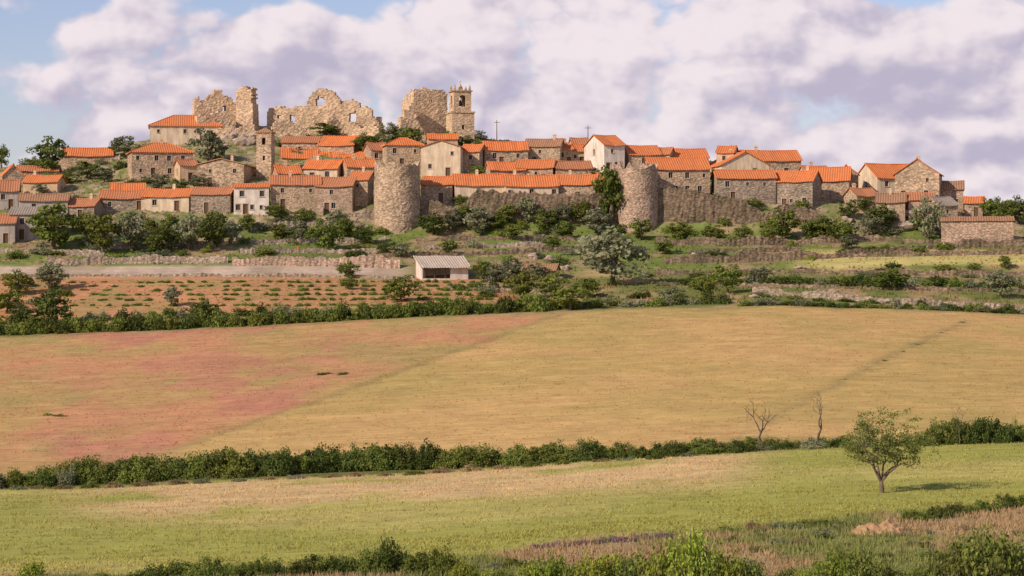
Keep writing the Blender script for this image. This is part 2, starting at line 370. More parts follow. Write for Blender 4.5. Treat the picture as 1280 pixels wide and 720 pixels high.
wname={'tan':'sandy stone','castle':'golden stone','grey':'grey stone','dark':'dark stone','pink':'pinkish stone','cream':'cream plastered','white':'whitewashed','ochre':'ochre plastered','greyp':'grey rendered'}
rname={'orange':'orange tiled','old':'faded red tiled','brown':'brown tiled','grey':'grey sheet','sheet':'pale sheet'}
kname={'side':'pitched roof','front':'gable roof','hip':'hipped roof','shed':'lean-to roof'}
def house(px0,px1,yb,ye,yr,kind='side',yaw=None,wall='tan',roof='orange',d=None,dep=None,nwin=None,door=True,chim=None,note=None,name='house',seed=None,rows_=None):
    r=random.Random(int(px0*31+yb*7) if seed is None else seed)
    pc=(px0+px1)/2
    if d is None: d=hit(pc,yb,300)[1]
    if yaw is None: yaw=r.uniform(-20,24)
    yw=math.radians(yaw); s=d/F; W=(px1-px0)*s; ze=(360-ye)*s+CZ; zr_=(360-yr)*s+CZ; rise=max(zr_-ze,.3)
    if dep is None:
        dep={'side':min(max(rise/.42*2,5.5),11),'front':max(W*1.1,6),'hip':min(max(rise/.42*2,7),12),'shed':min(max(rise/.32,4.5),8)}[kind]
    w=max((W-dep*math.sin(abs(yw)))/math.cos(yw),W*.6)
    x=(pc-640)*s; y=d+dep/2
    gz=[zat(x+a*w/2,y+b_*dep/2) for a in(-1,0,1) for b_ in(-1,0,1)]
    zb=min(min(gz)+CZ-.6, ze-2.4); zgf=zat(x,d-.2)+CZ
    root=newobj(name,None,loc=(x,y,zb),cat='house' if name=='house' else name,label=(note or f"{wname[wall]} house with {rname[roof]} {kname[kind]} on hill"),group="houses of the hilltop village")
    root.rotation_euler=(0,0,yw); root.empty_display_size=.5
    H=ze-zb; hw=w/2; hd=dep/2; t=.4
    holes=[];parts=[]
    n=nwin if nwin is not None else max(1,int(w/4.2))
    vis=(yb-ye)*s
    rws=rows_ if rows_ else (2 if vis>5.2 else 1)
    dx=None
    if door and zgf-zb<H-2.7 and w>3.4:
        dx=r.choice([-1,1])*r.uniform(.05,.3)*w; z0=max(zgf-zb+.1,.3); holes.append(rect(hw+dx-.5,hw+dx+.5,z0,z0+2.1)); parts.append(('door',dx,z0,1,1))
    for q in range(rws):
        zc=H-1.35-q*2.8
        if zc<zgf-zb+.9: continue
        for i in range(n):
            xx=-hw+w*(i+.5)/n+r.uniform(-.6,.6)
            if r.random()<.25 and n>1: continue
            sc=r.choice([.65,.8,1,1]); ww=.45*sc;hh=.6*sc
            if abs(xx)+ww+.3>hw: continue
            if dx is not None and abs(xx-dx)<1.35 and zc-hh<z0+2.5: continue
            if zc+hh>H-.25: continue
            holes.append(rect(hw+xx-ww,hw+xx+ww,zc-hh,zc+hh)); parts.append(('window',xx,zc,sc,sc))
    mb=MB()
    top_front=[(0,0),(w,0),(w,H),(0,H)]
    if kind=='front': top_front=[(0,0),(w,0),(w,H),(hw,H+rise),(0,H)]
    mb.slab(top_front,holes,(-hw,-hd,0),(1,0,0),(0,0,1),(0,1,0),t)
    bt=top_front if kind!='shed' else [(0,0),(w,0),(w,H+rise),(0,H+rise)]
    mb.slab(bt,[],(-hw,hd,0),(1,0,0),(0,0,1),(0,-1,0),t)
    L_=dep-2*t
    if kind=='side': k=rise*t/hd; sd=[(0,0),(L_,0),(L_,H+k),(L_/2,H+rise),(0,H+k)]
    elif kind=='shed': sd=[(0,0),(L_,0),(L_,H+rise*(dep-t)/dep),(0,H+rise*t/dep)]
    else: sd=[(0,0),(L_,0),(L_,H),(0,H)]
    sw=[]
    for sx in(-1,1):
        hs=[]
        if dep>5.5 and r.random()<.7 and H>2.8 and (nwin is None or nwin>0):
            zc=H-1.4; hs=[rect(L_*.5-.45,L_*.5+.45,zc-.6,zc+.6)]; sw.append((sx,zc))
        mb.slab(sd,hs,(sx*hw,-hd+t,0),(0,1,0),(0,0,1),(-sx,0,0),t)
    newobj('wall',mb.mesh('house_wall'),[M[wall]],root)
    for (kd,xx,zz,a,c_) in parts:
        o=newobj(kd,WM if kd=='window' else DM,(),root,(xx,-hd,zz)); o.scale=(a,1,c_)
    for sx,zc in sw:
        o=newobj('window',WM,(),root,(sx*hw,0,zc)); o.rotation_euler=(0,0,math.radians(90*sx))
    rb=MB(); ov=.4; th=.16
    if kind in('side','front'):
        half=(hd if kind=='side' else hw); ln=(hw if kind=='side' else hd)+.3; sl=rise/half
        c0=[(-half-ov,H-ov*sl),(0,H+rise),(half+ov,H-ov*sl)]
        up=[(a,z+th+.02) for a,z in c0]; lo=[(a,z+.02) for a,z in c0]
        vs=[];tv=[]
        nl=max(2,int(ln*2/1.2))
        for i in range(nl+1):
            l=-ln+2*ln*i/nl; sag=-.18*math.sin(math.pi*i/nl)+r.uniform(-.07,.07)
            for (a,z) in up+lo[::-1]:
                vs.append((l,a,z+sag) if kind=='side' else (a,l,z+sag)); tv.append((l+30,abs(a)*1.1,0))
        fs=[]
        for i in range(nl):
            for k in range(6): 
                A=i*6+k;B=i*6+(k+1)%6; fs.append((A,B,B+6,A+6))
        fs+=[(0,1,4,5),(1,2,3,4),(nl*6,nl*6+1,nl*6+4,nl*6+5),(nl*6+1,nl*6+2,nl*6+3,nl*6+4)]
        rb.add(vs,fs,0,tv)
        p0=(-ln,0,H+rise+th) if kind=='side' else (0,-ln,H+rise+th); p1=(ln,0,H+rise+th) if kind=='side' else (0,ln,H+rise+th)
        rb.tube([p0,tuple((a+c_)/2-(.14 if i==2 else 0) for i,(a,c_) in enumerate(zip(p0,p1))),p1],[.16,.16,.16],6)
    elif kind=='hip':
        in_=min(hd,hw*.8); sl=rise/hd; z0=H-ov*sl+.02; rl=max(hw-in_,.1)
        b4=[(-hw-ov,-hd-ov,z0),(hw+ov,-hd-ov,z0),(hw+ov,hd+ov,z0),(-hw-ov,hd+ov,z0)]
        vs=b4+[(a,c_,z+th) for a,c_,z in b4]+[(-rl,0,H+rise+th),(rl,0,H+rise+th)]
        tv=[(v[0]+30,abs(v[1]),0) for v in vs]
        rb.add(vs,[(0,3,2,1),(0,1,5,4),(1,2,6,5),(2,3,7,6),(3,0,4,7),(4,5,9,8),(6,7,8,9),(5,6,9),(7,4,8)],0,tv)
        rb.tube([(-rl,0,H+rise+th),(rl,0,H+rise+th)],[.16,.16])
        for sx in(-1,1):
            for sy in(-1,1): rb.tube([(sx*rl,0,H+rise+th),(sx*(hw+ov),sy*(hd+ov),z0+th)],[.13,.13],5)
    else:
        sl=rise/dep; vs=[];tv=[];nl=max(2,int(w/1.2)); fs=[]
        for i in range(nl+1):
            l=-hw-.25+(w+.5)*i/nl; sg=r.uniform(-.05,.05)
            for a,z in((-hd-ov,H-ov*sl+.02),(hd+ov,H+rise+ov*sl+.02),(hd+ov,H+rise+ov*sl+.02+th),(-hd-ov,H-ov*sl+.02+th)):
                vs.append((l,a,z+sg));tv.append((l+30,a,0))
        for i in range(nl):
            for k in range(4): A=i*4+k;B=i*4+(k+1)%4;fs.append((A,B,B+4,A+4))
        fs+=[(0,1,2,3),(nl*4,nl*4+1,nl*4+2,nl*4+3)]
        rb.add(vs,fs,0,tv)
    ro=newobj('roof',rb.mesh('house_roof',True),[RM[roof]],root)
    if chim is None: chim=r.random()<.5
    if chim and kind!='shed':
        cb=MB();cb.box(-.3,.3,-.35,.35,-1.2,.9);cb.box(-.38,.38,-.43,.43,.902,1.02);cb.box(-.25,.25,-.3,.3,1.022,1.25)
        cx_=r.uniform(-.6,.6)*(hw if kind=='side' else .4*hw)
        newobj('chimney',cb.mesh('chimney'),[M[wall] if wall in('white','cream','ochre') else M['ochre']],ro,(cx_,r.uniform(0,.4) ,H+rise*.95))
    return root

# ------------------------------------------------------------------ houses
H_=house
H_(180,276,182,157,143,'hip',8,'cream','orange',d=562,dep=11,nwin=5,note="large pale house with orange hipped roof below castle ruins",chim=False)
H_(72,140,205,194,184,'side',6,'tan','orange')
H_(18,72,225,213,207,'side',5,'tan','old')
H_(-14,32,236,222,206,'front',18,'tan','orange')
H_(-20,22,262,238,224,'side',10,'greyp','old')
H_(28,76,242,227,219,'side',-6,'ochre','orange')
H_(134,180,250,237,229,'side',8,'tan','orange')
H_(152,240,222,190,178,'hip',14,'tan','orange',nwin=4,note="stone house with orange hipped roof above the terraces")
H_(246,316,234,206,199,'front',-8,'tan','brown',nwin=2)
H_(214,246,228,206,199,'side',20,'ochre','old',nwin=1)
H_(122,186,264,247,238,'side',3,'grey','old')
H_(176,240,264,245,236,'side',-5,'cream','orange')
H_(238,292,266,242,234,'side',-6,'grey','old')
H_(20,84,275,250,242,'side',6,'greyp','brown')
H_(78,124,275,257,248,'side',-8,'grey','old')
H_(10,66,300,268,259,'shed',4,'greyp','grey',note="low grey rendered outbuilding with flat sheet roof")
H_(-30,18,305,278,268,'side',6,'greyp','old')
H_(291,336,268,234,229,'shed',3,'white','orange',nwin=3)
H_(334,400,262,230,219,'side',5,'tan','old',nwin=2)
H_(394,446,266,232,221,'side',-6,'pink','old',nwin=1)
H_(436,468,258,224,214,'side',-10,'tan','orange',nwin=1)
H_(346,412,216,197,185,'side',6,'tan','orange',nwin=3,d=541)
H_(408,482,216,196,184,'side',-3,'tan','orange',nwin=3,d=542)
H_(379,430,228,210,200,'side',-10,'cream','orange',nwin=2)
H_(424,470,232,208,198,'side',12,'tan','orange')
H_(336,376,236,216,206,'side',14,'pink','orange')
H_(398,452,192,181,169,'side',-10,'tan','orange')
H_(352,398,192,178,170,'shed',0,'tan','old')
H_(452,484,200,187,178,'side',16,'pink','old')
H_(476,528,210,181,172,'hip',10,'tan','orange',nwin=2)
H_(526,582,222,184,176,'front',-6,'cream','old',nwin=2,note="tall cream plastered house with shallow gable roof")
H_(576,608,218,189,180,'side',-12,'tan','orange')
H_(533,572,196,173,167,'side',4,'ochre','orange')
H_(602,660,208,187,176,'side',4,'tan','orange')
H_(656,706,208,182,173,'side',-8,'tan','brown')
H_(684,716,208,186,178,'side',14,'pink','orange')
H_(700,738,208,188,180,'side',8,'ochre','orange')
H_(733,780,216,181,168,'side',22,'white','orange',nwin=1,note="tall whitewashed house with orange tiled pitched roof")
H_(712,736,204,180,172,'side',6,'cream','old')
H_(778,826,214,193,181,'side',8,'tan','orange')
H_(818,846,212,192,184,'side',-14,'ochre','old')
H_(836,886,214,197,185,'side',6,'cream','orange')
H_(606,656,232,212,202,'side',8,'pink','orange')
H_(646,696,230,209,199,'side',-6,'tan','orange')
H_(690,740,230,210,201,'side',6,'tan','old')
H_(526,572,254,230,220,'side',-8,'tan','orange')
H_(564,634,254,231,217,'side',4,'cream','orange')
H_(628,698,256,232,218,'side',3,'cream','orange',nwin=5,note="cream house with orange roof and a row of windows above the town wall")
H_(694,750,252,230,218,'side',-6,'tan','orange')
H_(745,790,246,227,216,'side',5,'tan','orange')
H_(806,888,246,211,196,'side',6,'tan','orange',nwin=4,note="two storey stone house with broad orange tiled roof")
H_(893,970,252,222,212,'side',3,'grey','orange',nwin=3)
H_(966,1034,260,226,213,'side',-18,'grey','orange',nwin=3,note="grey stone house with orange roof at the village edge")
H_(884,962,226,206,190,'front',12,'cream','orange',nwin=2,note="cream washed house with wide gable facing the valley")
H_(925,1002,222,200,187,'side',6,'tan','orange')
H_(896,926,220,190,182,'side',-14,'ochre','orange')
H_(1008,1072,250,225,208,'side',-10,'tan','orange')
H_(1000,1040,238,217,207,'side',12,'pink','old')
H_(1044,1078,244,217,207,'front',-10,'pink','orange')
H_(1076,1152,246,222,204,'side',18,'cream','orange',nwin=3,note="large pale house with orange roof and sunlit end wall")
H_(1120,1186,262,217,199,'front',-14,'tan','orange',nwin=2,dep=9,note="old rough stone house with tall gable")
H_(1176,1212,262,236,226,'side',-10,'pink','brown')
H_(1060,1098,262,244,235,'side',14,'tan','old')
H_(1096,1140,278,252,241,'side',-10,'tan','brown')
H_(1136,1172,276,250,241,'shed',-8,'pink','old')
H_(1160,1198,286,256,246,'side',16,'tan','grey',note="half ruined stone house with grey roof among rocks",nwin=1)
H_(1206,1236,272,253,246,'side',-14,'pink','orange')
H_(1178,1270,308,276,271,'shed',-10,'pink','brown',nwin=0,door=False,name='barn',chim=False,note="long low brown stone barn with nearly flat roof")
H_(655,700,350,338,331,'side',-10,'tan','brown',nwin=1,name='hut',note="tiny ruined stone hut among trees",chim=False)
def open_shed():
    x,d,z=hit(552,350,300);s=d/F;w=60*s;dep=6;hw=w/2
    root=newobj('shed',None,loc=(x,d+dep/2,z+CZ-.2),cat='shed',label="weathered low open sided shed with pale sloping roof beside vineyard");root.rotation_euler=(0,0,math.radians(14))
    hf=16*s+.2;hb=31*s
    mb=MB();mb.box(-hw+.2,hw-.2,dep/2-.3,dep/2,-1,hb-.05);mb.slab([(0,-1),(dep-.5,-1),(dep-.5,hb-.2),(0,hf-.05)],[],(-hw,-dep/2+.15,0),(0,1,0),(0,0,1),(1,0,0),.25)
    mb.box(hw*.22,hw-.1,-dep/2+.1,-dep/2+.35,-1,hf*.98);mb.box(-hw+.26,hw*.21,-dep/2+.15,-dep/2+.35,-1,.5)
    newobj('wall',mb.mesh('shed_wall'),[M['white']],root)
    for px in(-hw+.6,-hw*.45,0):
        mb=MB();mb.tube([(px,-dep/2+.25,0),(px+.03,-dep/2+.25,hf)],[.09,.08],7);newobj('post',mb.mesh('shed_post'),[wood],root)
    mb=MB();vs=[];tv=[];fs=[];nl=10
    for i in range(nl+1):
        l=-hw-.4+(w+.8)*i/nl
        for a,zz in((-dep/2-.7,hf-.15),(dep/2+.3,hb+.1),(dep/2+.3,hb+.2),(-dep/2-.7,hf-.04)): vs.append((l,a,zz+random.uniform(-.06,.06)));tv.append((l,a,0))
    for i in range(nl):
        for k in range(4): fs.append((i*4+k,i*4+(k+1)%4,(i+1)*4+(k+1)%4,(i+1)*4+k))
    fs+=[(0,1,2,3),(nl*4,nl*4+1,nl*4+2,nl*4+3)];mb.add(vs,fs,0,tv);newobj('roof',mb.mesh('shed_roof',True),[RM['sheet']],root)
open_shed()

# ------------------------------------------------------------------ towers and castle
def round_tower(px0,px1,yt,yb,label,seed,matn='tan',jagtop=.5):
    r=random.Random(seed);pc=(px0+px1)/2; d=hit(pc,yb,300)[1]; s=d/F; R=(px1-px0)*s/2; x=(pc-640)*s; y=d+R; zt=(360-yt)*s+CZ; zb=zat(x,d)+CZ-2.5; H=zt-zb
    n=56;k=36;vs=[];fs=[]
    for j in range(k+1):
        f=j/k
        for i in range(n):
            a=2*math.pi*i/n; rr=R*(1.05-.07*f)*(1+(vn((i%n)*1.0,j*1.0,2.,seed)-.5)*.04)+r.uniform(-.05,.05)
            z=H*f + (jagtop*(vn(i*1.,0.,3.,seed+3)-.5)*2+r.uniform(-.25,.25) if j==k else 0)
            vs.append((rr*math.cos(a),rr*math.sin(a),z))
    for j in range(k):
        for i in range(n): fs.append((j*n+i,j*n+(i+1)%n,(j+1)*n+(i+1)%n,(j+1)*n+i))
    o=len(vs)
    for i in range(n): a=2*math.pi*i/n; v=vs[k*n+i];vs.append((v[0]*.8,v[1]*.8,v[2]))
    for i in range(n): a=2*math.pi*i/n; vs.append((R*.74*math.cos(a),R*.74*math.sin(a),H-1.6))
    for i in range(n):
        j=(i+1)%n; fs.append((k*n+i,k*n+j,o+j,o+i)); fs.append((o+i,o+j,o+n+j,o+n+i))
    fs.append(tuple(range(o+n,o+2*n)))
    mb=MB();mb.add(vs,fs)
    return newobj('round_tower',mb.mesh('round_tower'),[M[matn]],loc=(x,y,zb),cat='tower',label=label,group="round towers of the town wall")
round_tower(466,524,204,292,"round sandy stone tower of the old town wall",3)
round_tower(772,824,208,292,"ruined round stone tower overgrown beside the town wall",5,'pink',2.2)

def Wz(py,d): return (360-py)*d/F+CZ
def ruin(name,pts,d,thick,label,holes=(),returns=(),matn='castle',seed=0,cat='ruin',yaw=0,rough=.28):
    s=d/F; yb=max(p[1] for p in pts); xc=(min(p[0] for p in pts)+max(p[0] for p in pts))/2
    X=(xc-640)*s; Zb=Wz(yb,d)
    f=lambda p:((p[0]-xc)*s,(yb-p[1])*s)
    mb=MB();mb.masonry([f(p) for p in pts],[[f(p) for p in h] for h in holes],(0,0,0),(1,0,0),(0,1,0),thick,seed=seed,rough=rough)
    for (px,hgt,ln) in returns:
        xx=(px-xc)*s; mb.masonry([(0,0),(ln,0),(ln,hgt*.45),(ln*.6,hgt*.7),(ln*.25,hgt*.8),(0,hgt)],[],(xx,thick*.5,0),(0,1,0),(1,0,0),1.4,seed=seed+9)
    o=newobj(name,mb.mesh(name),[M[matn]],loc=(X,d,Zb),cat=cat,label=label); o.rotation_euler=(0,0,math.radians(yaw)); return o
d1=572
ruin('castle_ruin',[(243,176),(243,124),(249,122),(251,127),(258,126),(260,118),(267,118),(268,113),(277,113),(278,120),(290,121),(292,126),(298,130),(298,176)],d1,5.0,"ruined blocky castle keep with stepped broken top on hilltop",
     holes=[[(278,132),(282,132),(282,138),(278,138)]],seed=1,yaw=14,rough=.18)
ruin('castle_ruin',[(246,172),(246,146),(254,142),(264,144),(274,138),(284,142),(292,152),(300,172)],d1-7,3.2,"sunlit broken curtain wall of the castle",seed=2,yaw=20)
ruin('castle_ruin',[(292,178),(294,126),(295,112),(300,111),(301,107),(308,107),(309,110),(315,110),(316,140),(319,178)],d1-3,5.0,"squared corner block of the castle keep",seed=12,yaw=-12,rough=.15)
ruin('castle_ruin',[(270,178),(272,162),(284,156),(296,160),(310,154),(318,160),(322,178)],d1-10,2.5,"low crumbling base of the castle keep",seed=23,yaw=8)
ruin('castle_ruin',[(333,172),(333,138),(340,134),(352,133),(360,135),(372,132),(382,133),(386,121),(391,115),(397,111),(411,111),(418,115),(423,122),(427,129),(434,125),(443,125),(449,129),(451,135),(458,132),(464,136),(466,146),(471,151),(475,156),(475,172)],d1,3.4,"thick ruined palace wall with rounded top and few openings",
     holes=[[(395,132),(395,124),(398,120),(402,120),(405,124),(405,132)],[(361,144),(367,144),(368,154),(361,155)],[(436,142),(444,140),(446,152),(437,152)],[(347,143),(350,143),(350,148),(347,148)]],
     returns=[(336,7,8),(384,10,8),(424,9,7),(470,5,6)],seed=4,yaw=-3,rough=.22)
ruin('castle_ruin',[(340,178),(342,154),(350,150),(358,148),(368,152),(376,158),(384,163),(384,178)],d1-8,2.6,"fragment of broken wall below the palace ruin",seed=6,yaw=14)
ruin('castle_ruin',[(404,174),(408,152),(416,144),(424,150),(428,160),(434,174)],d1-6,3.2,"leaning stub of palace masonry",seed=16,yaw=24)
ruin('castle_ruin',[(430,178),(431,160),(442,154),(452,160),(464,155),(474,160),(476,178)],d1-8,2.6,"crumbling wall stub with a gap",seed=7,yaw=-16)
def ruin_tower():
    d=568;s=d/F;xc=538;X=(xc-640)*s;Zb=Wz(176,d)
    root=newobj('castle_tower',None,loc=(X,d,Zb),cat='tower',label="broken square castle tower of golden stone on the hilltop")
    mb=MB();w=22*s;H=(176-111)*s;k=.42
    mb.masonry([(-w,0),(w,0),(w,H-1),(w-.8,H-.2),(w*.4,H),(w*.1,H-.3),(-w*.2,H+.1),(-w*.7,H-.2),(-w,H-.4)],[[(-.4,H*.72),(.4,H*.72),(.4,H*.8),(-.4,H*.8)]],(0,0,0),(1,0,0),(0,1,0),1.6,seed=3,rough=.08)
    for sx,hh in((-1,H-.4),(1,H-1)):
        mb.masonry([(0,0),(8.5,0),(8.5,hh*.86),(5,hh*.93),(2,hh),(0,hh)],[],(sx*w-(0 if sx<0 else 1.5),.4,0),(0,1,0),(1,0,0),1.5,seed=5,rough=.08)
    mb.masonry([(-w,0),(w,0),(w,H*.85),(0,H*.95),(-w,H*.8)],[],(0,8.2,0),(1,0,0),(0,1,0),1.5,seed=8)
    newobj('wall',mb.mesh('castle_tower_wall'),[M['castle']],root)
    root.rotation_euler=(0,0,math.radians(20))
ruin_tower()
ruin('castle_ruin',[(498,180),(500,146),(504,146),(505,137),(512,137),(513,128),(519,128),(520,150),(528,160),(538,180)],563,3.2,"stepped broken side wall of the castle tower",seed=21,yaw=18,rough=.15)
ruin('castle_ruin',[(470,184),(474,172),(484,168),(494,172),(502,166),(506,184)],556,1.8,"low crumbling wall on the castle mound",seed=24,yaw=6)
def bell_tower():
    d=562;s=d/F;X=(575-640)*s;w=29*s;Zb=Wz(182,d);h1=Wz(141,d)-Zb;h2=Wz(114,d)-Zb
    root=newobj('bell_tower',None,loc=(X,d+w/2,Zb),cat='bell tower',label="square stone church bell tower with arched belfry and pinnacles");root.rotation_euler=(0,0,math.radians(16))
    mb=MB();a=w/2
    base=[(0,0),(w,0),(w,h1),(0,h1)]
    mb.slab(base,[rect(a-.3,a+.3,h1*.5,h1*.5+1)],(-a,-a,0),(1,0,0),(0,0,1),(0,1,0),.7);mb.slab(base,[],(-a,a,0),(1,0,0),(0,0,1),(0,-1,0),.7)
    for sx in(-1,1):mb.slab([(0,0),(w-1.4,0),(w-1.4,h1),(0,h1)],[],(sx*a,-a+.7,0),(0,1,0),(0,0,1),(-sx,0,0),.7)
    mb.box(-a-.2,a+.2,-a-.2,a+.2,h1+.002,h1+.35)
    newobj('wall',mb.mesh('bell_tower_wall'),[M['castle']],root)
    mb=MB();a2=a*.78;w2=2*a2;z0=h1+.354;hb=h2-z0
    for k,(O,U,Nn,ww) in enumerate([((-a2,-a2,z0),(1,0,0),(0,1,0),w2),((-a2,a2,z0),(1,0,0),(0,-1,0),w2),((-a2,-a2+.6,z0),(0,1,0),(1,0,0),w2-1.2),((a2,-a2+.6,z0),(0,1,0),(-1,0,0),w2-1.2)]):
        hl=[arch(ww*.5,hb*.22,ww*.40,hb*.6)] 
        mb.slab([(0,0),(ww,0),(ww,hb),(0,hb)],hl,O,U,(0,0,1),Nn,.6)
    newobj('belfry',mb.mesh('belfry'),[M['castle']],root)
    mb=MB();mb.box(-a2-.3,a2+.3,-a2-.3,a2+.3,h2+.002,h2+.3)
    for sx in(-1,1):
        for sy in(-1,1):
            x,y=sx*a2*.85,sy*a2*.85;mb.box(x-.25,x+.25,y-.25,y+.25,h2+.302,h2+.9);mb.tube([(x,y,h2+.9),(x,y,h2+1.7)],[.3,.03],6)
    mb.box(-.5,.5,-.5,.5,h2+.302,h2+1.1);mb.tube([(0,0,h2+1.1),(0,0,h2+1.9)],[.55,.03],8);mb.tube([(0,0,h2+1.8),(0,0,h2+2.7)],[.04,.04],5);mb.box(-.25,.25,-.03,.03,h2+2.35,h2+2.45)
    newobj('cornice',mb.mesh('cornice'),[M['tan']],root)
    mb=MB();mb.tube([(0,0,z0+hb*.3),(0,0,z0+hb*.36),(0,0,z0+hb*.5),(0,0,z0+hb*.62)],[.62,.5,.36,.12],12);mb.tube([(0,0,z0+hb*.6),(0,0,z0+hb)],[.05,.05],5)
    newobj('bell',mb.mesh('bell'),[metal],root)
bell_tower()
def side_tower():
    d=hit(331,222,300)[1];s=d/F;X=(331-640)*s;w=19*s;a=w/2;Zb=zat(X,d)+CZ-1;h=Wz(166,d)-Zb
    root=newobj('watch_tower',None,loc=(X,d+a,Zb),cat='tower',label="slim square stone tower with pyramid cap among houses");root.rotation_euler=(0,0,math.radians(-8))
    mb=MB();f_=[(0,0),(w,0),(w,h),(0,h)];hl=[arch(a,h-2.6,.9,1.6),rect(a-.25,a+.25,h-6,h-5)]
    mb.slab(f_,hl,(-a,-a,0),(1,0,0),(0,0,1),(0,1,0),.5);mb.slab(f_,hl,(-a,a,0),(1,0,0),(0,0,1),(0,-1,0),.5)
    for sx in(-1,1):mb.slab([(0,0),(w-1,0),(w-1,h),(0,h)],[],(sx*a,-a+.5,0),(0,1,0),(0,0,1),(-sx,0,0),.5)
    newobj('wall',mb.mesh('watch_tower_wall'),[M['tan']],root)
    mb=MB();b=a+.2;mb.add([(-b,-b,h),(b,-b,h),(b,b,h),(-b,b,h),(-b,-b,h+.2),(b,-b,h+.2),(b,b,h+.2),(-b,b,h+.2),(0,0,h+1.3)],[(0,3,2,1),(0,1,5,4),(1,2,6,5),(2,3,7,6),(3,0,4,7),(4,5,8),(5,6,8),(6,7,8),(7,4,8)])
    newobj('roof',mb.mesh('tower_cap',True),[RM['brown']],root)
side_tower()

# ------------------------------------------------------------------ walls
def wallrun(pts,h,thick,label,matn='tan',name='dry_stone_wall',d=None,seed=0,jagz=.25,group="dry stone walls on the hill terraces",sink=.6,drop=4):
    P=[]
    for i in range(len(pts)-1):
        (a,b_),(c_,e)=pts[i],pts[i+1]; n=max(2,int(abs(c_-a)/6))
        for k in range(n+(i==len(pts)-2)):
            t=k/n; px=a+(c_-a)*t; py=b_+(e-b_)*t
            if d is None: x,dd,z=hit(px,py,300); P.append((x,dd,z+CZ-sink,z+CZ+h))
            else:
                dd=d; x=(px-640)*dd/F; P.append((x,dd,zat(x,dd-1)+CZ-1.5,Wz(py,dd)))
    Y=np.array([p[1] for p in P]); 
    if len(Y)>6: Y=np.convolve(np.pad(Y,3,mode='edge'),np.ones(7)/7,'valid')
    vs=[];fs=[];r=random.Random(seed);ox,oy,oz=P[0][0],P[0][1],P[0][2]
    Q=[]
    for i,p in enumerate(P):
        Q.append((p[0],Y[i],p[2],p[3]))
        if i<len(P)-1:
            q=P[i+1]; Q.append(((p[0]+q[0])/2,(Y[i]+Y[i+1])/2,(p[2]+q[2])/2,(p[3]+q[3])/2))
    NR=6 if d else 2
    for i,(x,y,z0,z1) in enumerate(Q):
        if d is None: z1=zat(x,y)+CZ+h*(.5+.8*float(vn(x,seed*7.,5.,seed)));z0=zat(x,y)+CZ-sink
        else: z1-=max(0,float(vn(x,seed*3.,5.,seed))-.45)*drop
        j=r.uniform(-jagz,jagz)
        for q in range(NR):
            f=q/(NR-1);vs.append((x-ox,y-oy+f*.25+r.uniform(-.12,.12)+(float(vn(x,f*8,3.,seed+4))-.5)*.5,z0+(z1+j-z0)*f-oz))
        vs+=[(x-ox,y+thick-oy,z1+j*.6-oz),(x-ox,y+thick-oy,z0-oz)]
    n=len(Q);R_=NR+2
    for i in range(n-1):
        for k in range(R_-1): fs.append((i*R_+k,i*R_+k+1,(i+1)*R_+k+1,(i+1)*R_+k))
    fs+=[tuple(range(R_)),tuple((n-1)*R_+k for k in range(R_))]
    mb=MB();mb.add(vs,fs); return newobj(name,mb.mesh(name),[M[matn]],loc=(ox,oy,oz),cat='wall',label=label,group=group)
tw=dict(name='town_wall',group="sections of the old town wall",jagz=.35)
wallrun([(518,240),(600,237),(700,243),(782,240)],0,1.6,"dark weathered town wall between two round towers",'dark',d=494,seed=1,drop=9,**tw)
wallrun([(812,232),(870,238),(930,246),(985,255),(1035,266)],0,1.6,"high rough town wall below the eastern houses",'dark',d=494,seed=2,drop=5,**tw)
wallrun([(235,264),(290,266),(335,262)],0,1.2,"stone retaining wall below the village houses",'grey',d=497,seed=3,**tw)
wallrun([(345,258),(380,262),(404,256)],0,1.2,"sandy stone retaining wall below a cottage",'tan',d=496,seed=31,**tw)
wallrun([(410,264),(440,258),(470,254)],0,1.2,"weathered retaining wall beside the round tower",'grey',d=495,seed=32,**tw)
wallrun([(1030,266),(1060,270),(1110,280),(1160,288)],0,1.2,"stepped stone retaining wall among rocks",'pink',d=495,seed=4,**tw)
wallrun([(765,204),(775,210),(790,222),(802,232)],0,3,"broken top of the town wall beside the tower",'pink',d=499,seed=14,drop=0,**tw)
wallrun([(806,212),(818,222),(836,232)],0,3,"stepped rubble shoulder joining the tower and wall",'pink',d=495,seed=15,drop=0,**tw)
